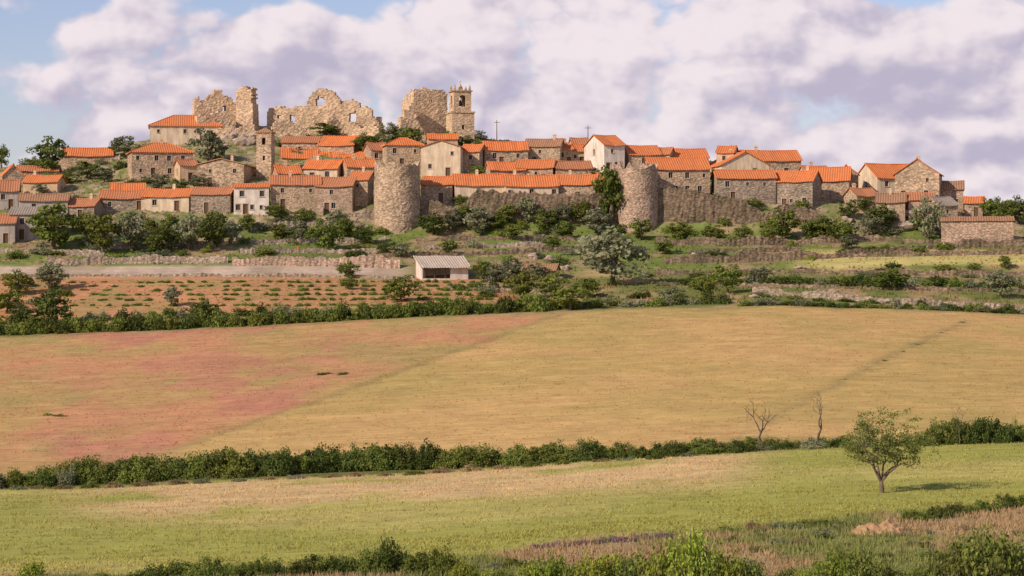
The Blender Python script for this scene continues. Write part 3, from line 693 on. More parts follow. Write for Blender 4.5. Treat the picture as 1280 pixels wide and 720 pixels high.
for k,(pts,h,mt) in enumerate([
 ([(60,332),(160,330),(285,329)],1.5,'grey'),([(290,332),(380,333),(500,336)],2.0,'pink'),([(300,318),(380,316),(470,318)],1.2,'grey'),
 ([(0,347),(120,346),(260,346),(420,347),(520,350)],.6,'grey'),
 ([(130,312),(280,308)],1.2,'grey'),([(310,306),(460,304)],1.4,'grey'),([(480,322),(640,318),(740,312)],1.0,'dark'),([(520,302),(640,300),(780,302)],1.0,'dark'),
 ([(820,306),(900,308),(1010,306),(1080,302)],1.5,'dark'),([(830,330),(930,328),(1040,324),(1100,316),(1180,311),(1280,309)],1.6,'dark'),
 ([(1060,322),(1180,320),(1290,318)],1.1,'dark'),([(940,368),(1020,373),(1100,379),(1180,383),(1300,388)],1.3,'grey'),
 ([(820,344),(960,342),(1120,344),(1290,346)],1.1,'dark'),([(560,360),(640,366),(760,372)],.8,'dark'),
 ([(860,318),(960,316),(1000,314)],1.0,'dark'),([(0,316),(60,318),(130,322)],1.,'grey'),([(1080,300),(1180,306)],1.3,'dark'),
 ([(60,208),(150,200)],1.5,'grey'),([(338,240),(380,240)],1.5,'tan'),
 ([(290,288),(350,284),(460,284)],1.2,'grey'),([(1030,286),(1110,290)],1.3,'grey'),([(530,312),(600,310),(700,308)],.9,'grey'),([(340,326),(470,326)],.8,'grey'),([(820,356),(900,358),(1000,360),(1280,366)],.7,'dark')]):
    wallrun(pts,h,.7,{'grey':"low grey dry stone wall on a garden terrace",'dark':"dark overgrown dry stone wall on a garden terrace",'pink':"pinkish dry stone terrace wall with loose stones",'tan':"sandy stone wall between village gardens"}[mt],mt,seed=20+k)

# ------------------------------------------------------------------ rocks
rm=[]
for k in range(4):
    bm=bmesh.new();bmesh.ops.create_icosphere(bm,subdivisions=3,radius=1)
    for v in bm.verts:
        p=v.co.copy(); f=1+.55*mn.noise(p*1.1+Vector((k*7,0,0)))+.22*mn.noise(p*2.7+Vector((0,k*9,0)))+.1*mn.noise(p*6)
        v.co=Vector((p.x*f,p.y*f*.9,p.z*f*.75))
    me=bpy.data.meshes.new('boulder');bm.to_mesh(me);bm.free();me.materials.append(rockm);rm.append(me)
def rock(px,py,wpx,hpx=None):
    x,dd,z=hit(px,py,100)
    s=dd/F;o=newobj('boulder',random.choice(rm),(),loc=(x,dd,z+CZ+.05),cat='rock',label="weathered grey granite boulder on the hillside",group="granite boulders around the village")
    R=wpx*s/2;o.scale=(R,R,(hpx or wpx*.7)*s/1.5);o.rotation_euler=(0,0,random.uniform(0,6.28))
for px,py,w_,h_ in [(290,174,24,16),(306,178,26,18),(322,172,26,16),(338,178,22,14),(300,166,20,12),(318,162,18,12),(282,184,14,8),(345,168,16,10),(232,250,14,8),(250,172,18,10),(262,176,16,10),(360,172,16,9),(395,166,14,8),(490,178,14,8),(510,176,16,9),
  (1120,262,26,16),(1140,270,24,18),(1165,266,26,20),(1186,272,26,20),(1200,284,26,18),(1132,284,26,14),(1105,272,18,12),(1170,290,22,14),(1212,290,18,12),(1090,262,16,10),(1186,246,20,16),(1195,256,20,18),(1060,276,16,10),
  (640,330,16,9),(668,322,18,12),(690,326,20,12),(708,336,16,9),(300,300,14,9),(340,304,12,7),(870,318,14,7),(900,326,12,6),(1015,318,14,6),(480,300,14,8),(15,235,18,10),(60,232,16,9),(1000,336,12,6),(945,372,14,7),(965,378,10,6),(700,350,12,7)]:
    rock(px,py,w_,h_)
def mound(px,py,wpx,hpx):
    x,d,z=hit(px,py);s=d/F;n=44;vs=[];R=wpx*s/2
    for i in range(n):
        for j in range(n):
            a=-1+2*i/(n-1);c_=-1+2*j/(n-1);rr=(a*a+c_*c_)*(.8+.5*float(vn(i*1.,j*1.,9.,2)));hh=max(0,1-rr)**.9*hpx*s*(.25+1.3*float(vn(i*1.,j*1.,7.,3)))+.22*(float(vn(i*1.,j*1.,1.8,8))-.5)
            X=a*R;Y=c_*R*1.1;vs.append((X,Y,zat(x+X,d+Y)-z+hh-.3*(rr>.85)))
    fs=[(i*n+j,(i+1)*n+j,(i+1)*n+j+1,i*n+j+1) for i in range(n-1) for j in range(n-1)]
    mb=MB();mb.add(vs,fs);newobj('earth_mound',mb.mesh('earth_mound',smooth=True),[earth],loc=(x,d,z+CZ),cat='mound',label="low heap of orange earth and stones at the field edge")
mound(1098,666,70,13)

# ------------------------------------------------------------------ foliage
TONE={'dark':((.062,.092,.026),(.13,.17,.045)),'green':((.10,.145,.032),(.21,.255,.06)),'olive':((.16,.18,.10),(.28,.295,.175)),'bright':((.17,.25,.035),(.32,.39,.07)),
      'dry':((.27,.21,.10),(.40,.32,.16)),'purple':((.20,.12,.16),(.32,.21,.25)),'vine':((.10,.17,.03),(.20,.29,.06))}
def quads(cn,size,outw=None,r=rng,elong=1.):
    n=len(cn);nr=r.normal(size=(n,3));
    if outw is not None: nr=nr*.75+outw
    nr/=np.linalg.norm(nr,axis=1,keepdims=True)+1e-9
    a=np.cross(nr,r.normal(size=(n,3)));a/=np.linalg.norm(a,axis=1,keepdims=True)+1e-9;b_=np.cross(nr,a)
    sz=(size*r.uniform(.55,1.4,n))[:,None]/2
    P=np.stack([cn-a*sz*elong,cn-b_*sz*.8,cn+a*sz*elong,cn+b_*sz*.8],1)
    return P.reshape(-1,3)
def crown_mesh(seed,ncl,per,lsize,tone,clr=.30,rmin=.35,squash=1.,dome=False):
    r=np.random.default_rng(seed)
    d_=r.normal(size=(ncl,3));d_/=np.linalg.norm(d_,axis=1,keepdims=True)
    rad=rmin+(1-rmin)*r.random(ncl)**.6
    lob=.72+.55*vn(np.arctan2(d_[:,1],d_[:,0])*2+8,d_[:,2]*2+4,1.,seed)
    cc=d_*(rad*lob*(1-clr*.5))[:,None]
    if dome: cc[:,2]=np.abs(cc[:,2])
    cc[:,2]*=squash
    cr=clr*r.uniform(.5,1.3,ncl); k=np.repeat(np.arange(ncl),per)
    off=r.normal(size=(ncl*per,3));off/=np.linalg.norm(off,axis=1,keepdims=True);off*=(r.random(ncl*per)**.45)[:,None]
    cn=cc[k]+off*cr[k][:,None]*np.array([1,1,.75])
    if dome: cn[:,2]=np.where(cn[:,2]<0,-cn[:,2]*.5,cn[:,2])
    P=quads(cn,lsize,off*.9+cc[k]*.5,r)
    lo,hi=np.array(TONE[tone][0]),np.array(TONE[tone][1])
    t=np.clip(r.random(ncl)[k]*.75+r.random(ncl*per)*.35-.05,0,1)[:,None]
    colr=np.repeat(lo*(1-t)+hi*t,4,0)
    me=npmesh('crown',P,np.arange(len(P)).reshape(-1,4),colr);me.materials.append(leaf);return me
CR={};BR={}
for t in('dark','green','olive'):
    CR[t]=[crown_mesh(100+i+len(t),36,50,.14,t) for i in range(5)]
for t in TONE:
    BR[t]=[crown_mesh(200+i+len(t)*3,28,45,.14,t,dome=True,rmin=.3,clr=.36) for i in range(4 if t in('dark','green') else 2)]
BH={t:[crown_mesh(300+i+len(t)*5,60,70,.08,t,dome=True,rmin=.3,clr=.27) for i in range(5 if t!='dry' else 2)] for t in('dark','green','olive','dry')}
def trunk_mesh(seed,h=1.,lean=.06):
    r=random.Random(seed);mb=MB();p=[(0,0,-.1),(r.uniform(-lean,lean),r.uniform(-lean,lean),.25*h),(r.uniform(-lean,lean)*2,r.uniform(-lean,lean)*2,.55*h)]
    mb.tube(p,[.055,.04,.03],7)
    for k in range(5):
        a=2*math.pi*k/5+r.uniform(-.5,.5);rr=r.uniform(.15,.3);z=r.uniform(.7,.9)*h
        mb.tube([p[1] if k%2 else p[2],(rr*.5*math.cos(a),rr*.5*math.sin(a),(z+.45*h)/2+.02),(rr*math.cos(a),rr*math.sin(a),z)],[.028,.02,.006],5)
    me=mb.mesh('trunk',smooth=True);me.materials.append(bark);return me
TR=[trunk_mesh(i) for i in range(4)]
tl={'dark':"dark green leafy tree with dense crown",'green':"mid green leafy garden tree",'olive':"silver grey green olive tree"}
def tree(px,py,hpx,wpx,tone='green'):
    if tone=='dark' and random.random()<.45: tone='green'
    elif tone=='green' and random.random()<.2: tone='olive'
    x,dd,z=hit(px,py,100)
    s=dd/F;H=hpx*s;W=wpx*s
    root=newobj('olive_tree' if tone=='olive' else 'broadleaf_tree',None,loc=(x,dd,z+CZ),cat='tree',label=tl[tone]+(" on a garden terrace" if py>230 else " between village houses"),group="trees around the hill village")
    root.rotation_euler=(0,0,random.uniform(0,6.28));root.empty_display_size=.5
    t=newobj('trunk',random.choice(TR),(),root);t.scale=(H,H,H)
    c_=newobj('crown',random.choice(CR[tone]),(),root,(0,0,H*.55));c_.scale=(W*.58,W*.58,H*.5)
for a in [(65,313,62,68,'green'),(128,317,52,44,'dark'),(165,314,50,44,'green'),(205,316,42,42,'dark'),(236,313,46,36,'green'),(264,315,48,38,'dark'),(288,306,30,28,'olive'),(212,292,24,30,'green'),(98,290,22,24,'green'),(110,300,34,34,'green'),(185,302,30,32,'dark'),
 (62,220,47,46,'dark'),(155,198,28,40,'olive'),(262,206,44,44,'olive'),(40,214,20,24,'green'),(2,208,28,20,'dark'),(66,407,46,54,'dark'),(62,362,34,44,'green'),(22,368,30,42,'green'),(34,410,28,40,'dark'),(8,392,30,40,'green'),
 (408,170,16,40,'green'),(455,192,26,28,'green'),(488,182,28,32,'olive'),(538,172,44,34,'dark'),(515,184,26,32,'green'),(470,188,20,24,'dark'),(500,182,22,30,'green'),(560,186,22,24,'green'),(582,190,20,26,'dark'),
 (405,314,44,38,'green'),(376,304,28,32,'olive'),(350,300,22,28,'green'),(540,294,28,36,'dark'),(568,290,28,30,'green'),(600,294,36,42,'olive'),(660,278,34,34,'green'),(682,292,30,32,'dark'),(725,278,34,30,'green'),(634,280,26,30,'dark'),(700,284,30,30,'green'),(580,276,24,26,'green'),
 (762,280,76,44,'green'),(746,294,36,40,'olive'),(705,300,24,30,'green'),(765,356,70,88,'olive'),(800,300,26,34,'dark'),(640,300,20,28,'dark'),(310,290,22,26,'green'),(430,296,24,28,'green'),(455,306,22,30,'dark'),(620,290,24,28,'green'),(850,300,22,30,'green'),(890,302,20,30,'dark'),(930,302,20,24,'green'),
 (980,300,38,40,'dark'),(1024,302,30,42,'green'),(1048,302,32,42,'green'),(1100,288,36,40,'dark'),(1160,300,60,34,'olive'),(1088,296,28,30,'green'),(1012,300,26,28,'dark'),(960,302,20,20,'green'),
 (1250,276,32,34,'dark'),(1272,280,34,34,'dark'),(1236,272,24,22,'dark'),(1290,284,34,34,'green'),
 (435,348,24,26,'green'),(436,362,18,20,'green'),(500,377,32,44,'green'),(215,383,26,26,'olive'),(255,400,28,36,'dark'),(605,352,28,34,'green'),(620,362,32,36,'olive'),(652,374,36,40,'green'),(690,370,30,36,'green'),(712,388,32,48,'dark'),(640,350,24,30,'olive'),(736,372,26,34,'green'),(672,352,22,28,'olive'),
 (910,366,34,46,'green'),(880,372,26,34,'dark'),(1114,362,28,46,'dark'),(1252,372,34,44,'green'),(1256,336,18,18,'green'),(950,350,18,30,'olive'),(840,378,20,30,'olive'),(1060,274,20,24,'dark'),(1060,312,18,30,'olive'),
 (642,218,18,28,'green'),(596,222,16,20,'dark'),(872,218,14,18,'green'),(1040,244,18,20,'green'),(360,238,18,24,'green'),(320,244,16,20,'dark'),(248,240,22,26,'green'),(110,224,22,40,'dark'),(82,230,18,30,'green'),(130,228,20,30,'green'),
 (198,238,20,34,'green'),(226,242,18,26,'dark'),(95,262,18,30,'green'),(30,256,16,24,'green'),(225,212,20,22,'dark'),(400,216,14,22,'green'),(450,222,14,20,'dark'),(300,262,22,26,'green'),(345,276,22,28,'dark'),(380,278,20,26,'green'),(420,282,20,26,'olive'),
 (606,264,18,22,'green'),(690,264,16,20,'dark'),(576,258,16,20,'green'),(740,226,16,22,'green'),(664,226,12,18,'dark'),(896,262,20,26,'green'),(940,262,16,24,'dark'),(1002,268,18,24,'green'),(1130,256,16,20,'dark'),(1075,262,18,22,'green'),(1214,268,16,18,'green'),(820,226,14,18,'green'),(0,250,22,26,'dark'),(270,290,26,30,'green'),(500,322,18,26,'olive'),(560,318,18,26,'green'),(690,312,18,26,'dark'),(830,318,18,26,'green'),(50,244,14,20,'green'),(120,262,16,22,'green'),(240,256,16,22,'green'),(1150,290,20,26,'green'),(440,190,16,20,'green')]:
    tree(*a)

bc=[0]
def bush(px,py,hpx,wpx,tone='green',hi=False,name='bush',group="bushes on the hillside",label=None,dmin=100):
    x,d,z=hit(px,py,dmin);s=d/F;lst=BH[tone] if hi and tone in BH else BR[tone]
    o=newobj(name,random.choice(lst),(),loc=(x,d,z+CZ-.1),cat='bush' if name!='vine' else 'vine',label=label or {'dark':"dark green dense bush in dry grass",'green':"mid green bush in dry grass",'olive':"grey green shrub in dry grass",'bright':"fresh bright green shrub",'dry':"dry straw coloured bush",'purple':"purple flowering lavender clump",'vine':"young green vine in red soil"}[tone],group=group)
    o.scale=(wpx*s*.55,wpx*s*.5,hpx*s*.92);o.rotation_euler=(0,0,random.uniform(0,6.28));bc[0]+=(name=='bush')
def row(pts,step,h,w,tones,hi=False,jit=.3,**k):
    X=[p[0] for p in pts];Y=[p[1] for p in pts];x=X[0]
    while x<X[-1]:
        q=random.uniform(1-jit,1+jit);bush(x+random.uniform(-3,3),np.interp(x,X,Y)+random.uniform(-1,1.5),h*q,w*random.uniform(.8,1.25),random.choice(tones),hi,**k);x+=step*random.uniform(.75,1.25)
hk=dict(name='hedge_bush',dmin=212)
hk['group']="hedgerow between the fields"
row([(-10,611),(110,605)],20,26,38,['dark','green','green','olive'],True,**hk)
row([(60,605),(110,604),(300,594),(430,589),(600,583)],13,36,50,['dark','green','green'],True,jit=.18,**hk)
row([(600,583),(760,574)],13,29,44,['dark','green','green'],True,jit=.2,**hk)
row([(750,574),(945,563)],12,22,38,['dark','green'],True,jit=.2,**hk)
row([(950,562),(1160,556)],17,15,34,['green','dark','olive'],True,**hk)
row([(1165,555),(1290,552)],13,38,42,['dark','green'],True,**hk)
row([(20,615),(300,602),(600,590),(900,572)],38,9,28,['olive','dry','green'],True,**hk)
hk=dict(name='hedge_bush',group="hedgerow below the red field",dmin=396)
row([(-5,418),(200,412),(420,402),(560,394),(690,388)],12,21,28,['dark','green','green'],**hk)
row([(0,405),(200,398),(420,390),(600,384)],22,13,26,['green','dark','olive'],**hk)
row([(690,386),(800,382),(900,380)],16,14,28,['green','olive','dark'],**hk)
row([(930,386),(1100,388),(1290,396)],17,10,24,['green','dark','olive'],**hk)
row([(860,356),(960,356),(1120,358),(1290,360)],16,15,28,['dark','green','olive'],dmin=300,name='hedge_bush',group="hedgerow on the upper terrace")
row([(950,371),(1290,389)],38,8,22,['green','dark'],dmin=300,group="bushes overgrowing the long stone wall")
for i in range(80):
    px=random.uniform(0,1280);py=random.uniform(290,330)
    if px>1020 and 318<py<342: continue
    if px<500 and py>324: continue
    bush(px,py,random.uniform(7,14),random.uniform(16,34),random.choice(['dark','green','green','olive','bright']),dmin=300)
for (a,b_,y0,y1,n) in [(0,130,222,250,5),(90,160,196,214,4),(150,250,226,240,4),(240,470,266,300,13),(340,480,178,196,4),(480,600,172,190,6),(530,780,268,294,16),(830,1060,280,298,10),(1060,1200,250,300,7),(560,860,340,380,15),(860,1280,334,352,9),(0,90,350,395,7)]:
    for i in range(n): bush(random.uniform(a,b_),random.uniform(y0,y1),random.uniform(7,13),random.uniform(16,32),random.choice(['dark','green','green','olive']),dmin=300)
for yy in (353,358,363,369,375,382):
    for i in range(40):
        px=92+i*13.4+random.uniform(-4,4)
        if random.random()<.40+px/900: bush(px,yy+random.uniform(-.6,.6),random.uniform(3,6)*(.7+px/1200),random.uniform(8,16),'vine',name='vine',group="rows of young vines in the red field",dmin=405)
for px,py,w_ in [(405,468,26),(430,468,24),(75,520,20),(60,519,16)]:
    bush(px,py,4.5,w_,'green' if px<500 else 'olive',dmin=225,group="low tufts in the dry field")
for t in range(7):
    f=t/6+random.uniform(-.06,.06);bush(1060+135*f,473-66*f,random.uniform(2,3.5),random.uniform(5,11),random.choice(['olive','dry','green']),dmin=225,group="low tufts in the dry field")
nk=dict(hi=True,name='edge_shrub',group="shrubs along the lower field edge")
row([(175,726),(450,718)],16,30,46,['dark','green','green'],**nk)
row([(452,718),(560,717)],16,42,52,['dark','green'],**nk)
bush(40,724,30,46,'bright',group="shrubs along the lower field edge")
row([(90,728),(175,726)],22,16,36,['green','olive'],**nk)
row([(570,714),(680,706)],18,14,32,['green','olive'],**nk)
row([(672,684),(835,672)],9,9,22,['purple','purple','olive'],name='lavender_clump',group="lavender strip beside the green field")
row([(940,662),(1060,657)],16,12,28,['green','olive','dry'],**nk)
row([(1140,652),(1280,634)],13,20,34,['dark','green'],**nk)
for i in range(52): bush(random.uniform(860,1290),random.uniform(660,716),random.uniform(6,15),random.uniform(18,40),random.choice(['dry','green','olive','green','dark']),True,name='edge_shrub',group="scrub on the dry verge")
for i in range(6): bush(1098+random.uniform(-42,42),672+random.uniform(-2,3),random.uniform(4,7),random.uniform(12,22),random.choice(['dry','green','olive']),True,name='edge_shrub',group="scrub on the dry verge")

def shoots(seed,n,H,R,lsize,tone):
    r=np.random.default_rng(seed);mb=MB();cn=[];ow=[];kk=[]
    for i in range(n):
        a=r.uniform(0,6.28);rr=R*r.random()**.5;bx,by=rr*math.cos(a),rr*math.sin(a);h=H*r.uniform(.5,1)*(1-.45*rr/R);lx,ly=bx*.35+r.normal()*.1,by*.35+r.normal()*.1
        pts=[(bx,by,-.1),(bx+lx*.4,by+ly*.4,h*.5),(bx+lx,by+ly,h)];mb.tube(pts,[.02,.013,.005],4)
        m_=int(60*h/H)+10
        t=r.uniform(.12,1.03,m_);p=np.stack([bx+lx*t*t,by+ly*t*t,h*t],1);w=(.10+.20*(1-t))[:,None]
        o=r.normal(size=(m_,3));cn.append(p+o*w*.7);ow.append(o*.3+np.array([0,0,.3]));kk+= [r.random()]*m_
    cn=np.concatenate(cn);ow=np.concatenate(ow);P=quads(cn,lsize,ow,r,1.3);lo,hi=np.array(TONE[tone][0]),np.array(TONE[tone][1])
    t=np.clip(np.array(kk)*.6+r.random(len(cn))*.5,0,1)[:,None];me=npmesh('leaves',P,np.arange(len(P)).reshape(-1,4),np.repeat(lo*(1-t)+hi*t,4,0));me.materials.append(leaf)
    st=mb.mesh('stem');st.materials.append(bark);return me,st
SH={t:[shoots(40+i,70,1.,.75,.08,t) for i in range(3)] for t in('bright','green')}
def shrub(px,py,hpx,wpx,tone):
    x,d,z=hit(px,min(py,760),92);s=d/F;me,st=random.choice(SH[tone])
    root=newobj('leafy_shrub',None,loc=(x,d,z+CZ),cat='shrub',label={'bright':"fresh green leafy shrub with upright shoots",'green':"mid green leafy shrub with upright shoots"}[tone],group="leafy shrubs at the verge");root.rotation_euler=(0,0,random.uniform(0,6.28));root.scale=(wpx*s*.62,wpx*s*.62,hpx*s)
    newobj('stem',st,(),root);newobj('leaves',me,(),root)
for a in [(575,736,44,26,'bright'),(600,734,30,28,'bright'),(628,732,26,30,'green'),(665,734,40,36,'bright'),(690,734,46,44,'bright'),(720,734,36,40,'green'),(745,736,54,56,'bright'),(770,734,46,40,'bright'),(795,736,54,54,'green'),(838,738,80,62,'bright'),(870,738,84,62,'bright'),(905,736,58,50,'bright'),(935,734,44,40,'green'),
  (1045,738,58,48,'bright'),(1075,738,58,52,'green'),(1105,736,38,40,'green'),(1205,738,80,66,'green'),(1235,740,88,76,'green'),(1268,736,74,66,'green'),(985,734,28,40,'green'),(1150,732,30,44,'green'),(1010,736,32,34,'bright')]:
    shrub(*a)

# ------------------------------------------------------------------ near tree and dead trees
def branchy(mb,p,dr,ln,rad,depth,r,tips,spread=.55,up=.1,wig=.16):
    n=4;pts=[tuple(p)];rr=[rad];q=p.copy();dd=dr.copy()
    for i in range(n):
        dd=(dd+Vector((r.gauss(0,wig),r.gauss(0,wig),r.gauss(0,wig*.75)+up*.3))).normalized();q=q+dd*ln/n;pts.append(tuple(q));rr.append(rad*(1-.42*(i+1)/n))
        if depth<=2: tips.append((q.copy(),depth))
    mb.tube(pts,rr,6 if depth>1 else 4)
    if depth==0: return
    for k in range(r.choice([2,3,3])):
        a=Vector((r.gauss(0,1),r.gauss(0,1),r.gauss(0,.55)+up)).normalized();nd=(dd*(1-spread)+a*spread).normalized()
        branchy(mb,q,nd,ln*r.uniform(.62,.85),rr[-1]*.8,depth-1,r,tips,spread,up,wig)
def bigtree():
    x,d,z=hit(1102,616,140);r=random.Random(12);root=newobj('almond_tree',None,loc=(x,d,z+CZ),cat='tree',label="lone spreading field tree with forked trunk in green wheat")
    mb=MB();tips=[];s=d/F;T=106*s
    mb.tube([(0,0,-.3),(.02,0,.3),(-.05,0,.8)],[.20,.16,.14],8)
    for a,lean in((-1.9,.6),(-.3,.85),(.9,.45),(3.0,.75),(1.7,.55),(.2,.6)):
        dr=Vector((math.cos(a)*lean,math.sin(a)*lean,1)).normalized();branchy(mb,Vector((-.05,0,.75)),dr,1.6,.09,3,r,tips,.55,.12)
    newobj('trunk',mb.mesh('almond_trunk',smooth=True),[bark],root)
    P=np.array([t[0][:] for t in tips if t[0].z>1.9]);w=62*s;cx=.8
    Pn=P[(np.abs(P[:,0]-cx)<w)&(P[:,2]<T)]
    rg=np.random.default_rng(5)
    ex=rg.uniform(-1,1,(230,3));ex=ex[np.linalg.norm(ex,axis=1)<1]
    ex=ex*np.array([w*1.05,w*.85,T*.34])+np.array([cx,0,T*.66]);Pn=np.concatenate([Pn[rg.permutation(len(Pn))[:150]],ex])
    k=np.repeat(np.arange(len(Pn)),32);off=rg.normal(size=(len(k),3))*.17*np.array([1.1,1,.6]);cn=Pn[k]+off
    Q=quads(cn,.115,off*2+np.array([0,0,.2]),rg,1.2);lo=np.array((.09,.125,.032));hi=np.array((.23,.26,.085));t=np.clip(rg.random(len(Pn))[k]*.7+rg.random(len(k))*.4-.05,0,1)[:,None]
    me=npmesh('almond_crown',Q,np.arange(len(Q)).reshape(-1,4),np.repeat(lo*(1-t)+hi*t,4,0));newobj('crown',me,[leaf],root)
bigtree()
def dead(px,py,hpx,seed,sx=1.,rad=.14):
    x,d,z=hit(px,py,200);s=d/F;mb=MB();tips=[];r=random.Random(seed);h=hpx*s
    branchy(mb,Vector((0,0,-.2)),Vector((r.uniform(-.4,.4),0,1)).normalized(),h*.40,rad,3,r,tips,.62,.3,.26)
    mx=max(v[2] for v in mb.v);kz=h/mx;mb.v=[(v[0]*kz*sx,v[1]*kz*sx,v[2]*kz) for v in mb.v]
    root=newobj('bare_tree',None,loc=(x,d,z+CZ),cat='tree',label="bare leafless tree with twisted branches by the hedge",group="bare trees by the hedge")
    newobj('trunk',mb.mesh('bare_trunk',smooth=True),[deadbark],root)
dead(957,562,68,3,sx=.8,rad=.18);dead(1022,560,72,4,sx=.8,rad=.19);dead(1200,556,58,8,sx=.7,rad=.07)

# ------------------------------------------------------------------ poles
def pole(px,ytop,d,label):
    x=(px-640)*d/F;z=zat(x,d)+CZ;h=Wz(ytop,d)-z;root=newobj('utility_pole',None,loc=(x,d,z),cat='pole',label=label,group="poles above the roofs");mb=MB();mb.tube([(0,0,-.5),(0,0,h)],[.13,.08],8);newobj('post',mb.mesh('post'),[wood],root)
    mb=MB();mb.box(-.7,.7,-.05,.05,h-.6,h-.48);newobj('crossbar',mb.mesh('crossbar'),[wood],root)
pole(621,150,560,"slim wooden utility pole above the roofs");pole(914,181,545,"thin wooden utility pole behind houses");pole(735,157,550,"thin aerial pole on the ridge")
for px,py in((373,314),(965,300)):
    x,d,z=hit(px,py,300);mb=MB();mb.tube([(0,0,-.2),(0,0,.8)],[.22,.22],10);mb.tube([(0,0,.8),(0,0,.95)],[.25,.1],10);newobj('marker_post',mb.mesh('marker_post'),[orangep],loc=(x,d,z+CZ),cat='post',label="short orange painted marker post in a garden",group="orange marker posts")

# ------------------------------------------------------------------ grass (stuff)
def grass(name,n,d0,d1,h0,h1,w0,seed,vlo,vhi,bright=1.15):
    r=np.random.default_rng(seed);D=np.sqrt(r.uniform(d0*d0,d1*d1,n));P=r.uniform(-80,1360,n)
    i=np.clip(np.searchsorted(PXS,P)-1,0,NU-2);j=np.clip(np.searchsorted(DS,D)-1,0,ND-2);v=Vg[i,j];ok=(v>=vlo)&(v<vhi)
    if vhi>7: ok&=~((v>7.9)&(v<8.8)&(P<600))
    if vhi<5: ok&=(v<3.15)|(r.random(n)<.28)
    D,P,i,j,v=D[ok],P[ok],i[ok],j[ok],v[ok];X=(P-640)/F*D
    keep=r.random(len(X))<np.clip(fbm(X,D,3,4)*2.2-.35,.15,1);D,P,i,j,X,v=D[keep],P[keep],i[keep],j[keep],X[keep],v[keep]
    a=(P-PXS[i])/(PXS[i+1]-PXS[i]);b_=(D-DS[j])/(DS[j+1]-DS[j])
    Z=(Zg[i,j]*(1-a)+Zg[i+1,j]*a)*(1-b_)+(Zg[i,j+1]*(1-a)+Zg[i+1,j+1]*a)*b_+CZ
    cb=Cg[i,j]*bright;n=len(X);vs=[];cs=[]
    hmul=np.where(v<3,2.0,1.)*np.where((v>6)&(v<8)&(P<620),.35,1.)
    if vhi>7: cb=np.where(((v<8)&(P<620))[:,None],np.array([.20,.22,.08]),cb)
    for k in range(3):
        th=r.uniform(0,math.pi,n);h=r.uniform(h0,h1,n)*hmul;w=w0*r.uniform(.6,1.3,n);ox=r.normal(0,.12,n);oy=r.normal(0,.12,n);lx=r.normal(0,.10,n);ly=r.normal(0,.10,n)
        A=np.stack([X+ox-np.cos(th)*w,D+oy-np.sin(th)*w,Z-.04],1);B=np.stack([X+ox+np.cos(th)*w,D+oy+np.sin(th)*w,Z-.04],1);Cc=np.stack([X+ox+lx,D+oy+ly,Z+h],1)
        vs.append(np.stack([A,B,Cc],1).reshape(-1,3));q=cb*r.uniform(.9,1.15,(n,1));cs.append(np.repeat(q,3,0))
    vs=np.concatenate(vs);cs=np.concatenate(cs)
    newobj(name,npmesh(name,vs,np.arange(len(vs)).reshape(-1,3),cs),[grassm],kind='stuff',label="short dry and green field grass")
grass('grass',110000,92,222,.08,.20,.05,1,2,4.2)
grass('dry_grass',26000,224,402,.06,.16,.08,2,4.8,6.2)
grass('garden_grass',26000,404,575,.2,.55,.16,3,6,14)

# ------------------------------------------------------------------ light, sky
el=math.radians(31);az=Vector((-.78,-.62,0)).normalized();sd=Vector((az.x*math.cos(el),az.y*math.cos(el),math.sin(el)))
ld=bpy.data.lights.new('sun','SUN');ld.energy=4.6;ld.angle=math.radians(.5);ld.color=(1,.85,.68);lo=bpy.data.objects.new('sun',ld);col.objects.link(lo);lo.rotation_euler=sd.to_track_quat('Z','Y').to_euler();lo.location=(-50,-50,100)
w=bpy.data.worlds.new("World");scn.world=w;w.use_nodes=True;g=N(w.node_tree);bg=w.node_tree.nodes['Background'];out=w.node_tree.nodes['World Output']
w.cycles.sampling_method='MANUAL';w.cycles.sample_map_resolution=256
sky=g.n('ShaderNodeTexSky',sky_type='NISHITA');sky.sun_disc=False;sky.sun_elevation=el;sky.sun_rotation=math.atan2(az.x,az.y)%(2*math.pi);sky.ozone_density=3.;sky.dust_density=.6
skc=g.mix(1.,sky.outputs[0],(1.12,.94,1.04),'MULTIPLY')
g.l(skc,bg.inputs[0]);bg.inputs[1].default_value=.12
tc=g.n('ShaderNodeTexCoord').outputs['Generated'];sp=g.n('ShaderNodeSeparateXYZ');g.l(tc,sp.inputs[0]);yy=g.m('MAXIMUM',g.m('ABSOLUTE',sp.outputs[1]),.15)
A=g.m('DIVIDE',sp.outputs[0],yy);E=g.m('DIVIDE',sp.outputs[2],yy)
def vec(dx=0,dy=0,kx=1.,ky=1.45):
    c=g.n('ShaderNodeCombineXYZ');g.l(g.m('MULTIPLY',g.m('ADD',A,dx),kx),c.inputs[0]);g.l(g.m('MULTIPLY',g.m('ADD',E,dy),ky),c.inputs[1]);return c.outputs[0]
def gs(px,py,sx,sy):
    a0=(px-640)/F;e0=(360-py)/F
    u=g.m('DIVIDE',g.m('SUBTRACT',A,a0),sx/F);v=g.m('DIVIDE',g.m('SUBTRACT',E,e0),sy/F)
    return g.m('EXPONENT',g.m('MULTIPLY',g.m('ADD',g.m('MULTIPLY',u,u),g.m('MULTIPLY',v,v)),-1.))
def addl(l):
    r=l[0]
    for x in l[1:]: r=g.m('ADD',r,x)
    return r
def noise2(v,scale,det,ro):
    x=g.n('ShaderNodeTexNoise',noise_dimensions='2D');x.inputs['Scale'].default_value=scale;x.inputs['Detail'].default_value=det;x.inputs['Roughness'].default_value=ro;g.l(v,x.inputs['Vector']);return x.outputs['Fac']
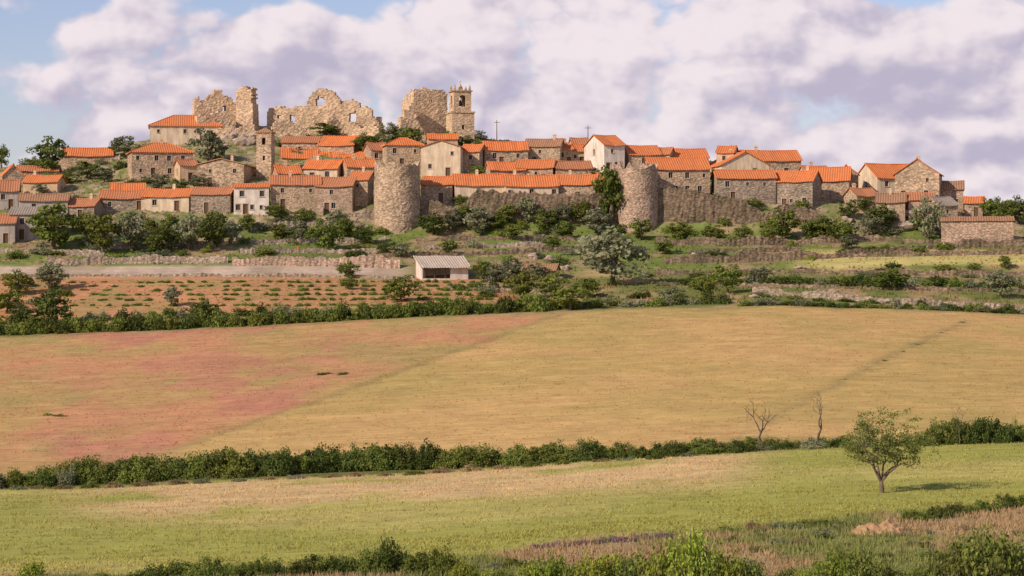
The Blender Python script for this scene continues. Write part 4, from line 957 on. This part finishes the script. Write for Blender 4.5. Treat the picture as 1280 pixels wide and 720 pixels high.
def hgt(v):
    bl=g.m('ABSOLUTE',g.m('MULTIPLY_ADD',noise2(v,17,4,.5),2.,-1.))
    return g.m('ADD',g.m('MULTIPLY',noise2(v,12,7,.52),.75),g.m('MULTIPLY',bl,.6))
h0=hgt(vec());h1=hgt(vec(-.005,.006))
big=noise2(vec(.3,.2),7,2,.5)
rel=g.m('SUBTRACT',h0,h1)
gaps=addl([gs(20,25,75,50),gs(10,150,70,35),gs(330,3,120,16),gs(110,0,55,16),gs(1100,-5,60,12),g.m('MULTIPLY',gs(60,95,60,30),.4)])
fills=addl([gs(740,80,90,80),gs(400,110,70,50),gs(1260,100,60,80)])
darks=addl([gs(255,90,75,45),gs(1130,120,180,40),g.m('MULTIPLY',gs(100,165,110,22),.6),g.m('MULTIPLY',gs(640,115,180,28),.35)])
brs=addl([gs(130,45,70,35),gs(560,40,130,30),gs(830,60,100,32),g.m('MULTIPLY',gs(1200,200,170,28),.9)])
dens=g.m('ADD',g.m('SUBTRACT',h0,g.m('MULTIPLY',gaps,.26)),g.m('MULTIPLY',fills,.2));dm=g.mapr(dens,.27,.43,0,1,True)
sh=addl([g.m('MULTIPLY',rel,2.6),g.m('MULTIPLY',g.m('SUBTRACT',big,.5),.7),g.m('MULTIPLY',darks,-.34),g.m('MULTIPLY',brs,.20),.62])
sh=g.mapr(sh,.05,1,0,1,True)
cc=g.mix(sh,(.51,.465,.595),(.88,.785,.815))
cov=g.mapr(sp.outputs[2],.30,.55,1,0,True)
fac=g.m('MULTIPLY',dm,cov)
b2=g.n('ShaderNodeBackground');g.l(cc,b2.inputs[0]);b2.inputs[1].default_value=1.
mx=g.n('ShaderNodeMixShader');g.l(fac,mx.inputs[0]);g.l(bg.outputs[0],mx.inputs[1]);g.l(b2.outputs[0],mx.inputs[2]);g.l(mx.outputs[0],out.inputs[0])

cd=bpy.data.cameras.new('camera');cd.sensor_width=36;cd.lens=36*F/1280;cd.clip_start=.5;cd.clip_end=20000;co=bpy.data.objects.new('camera',cd);col.objects.link(co);co.location=(0,0,CZ);co.rotation_euler=(math.radians(90),0,0);scn.camera=co
print('bushes',bc[0],'objects',len(bpy.data.objects))
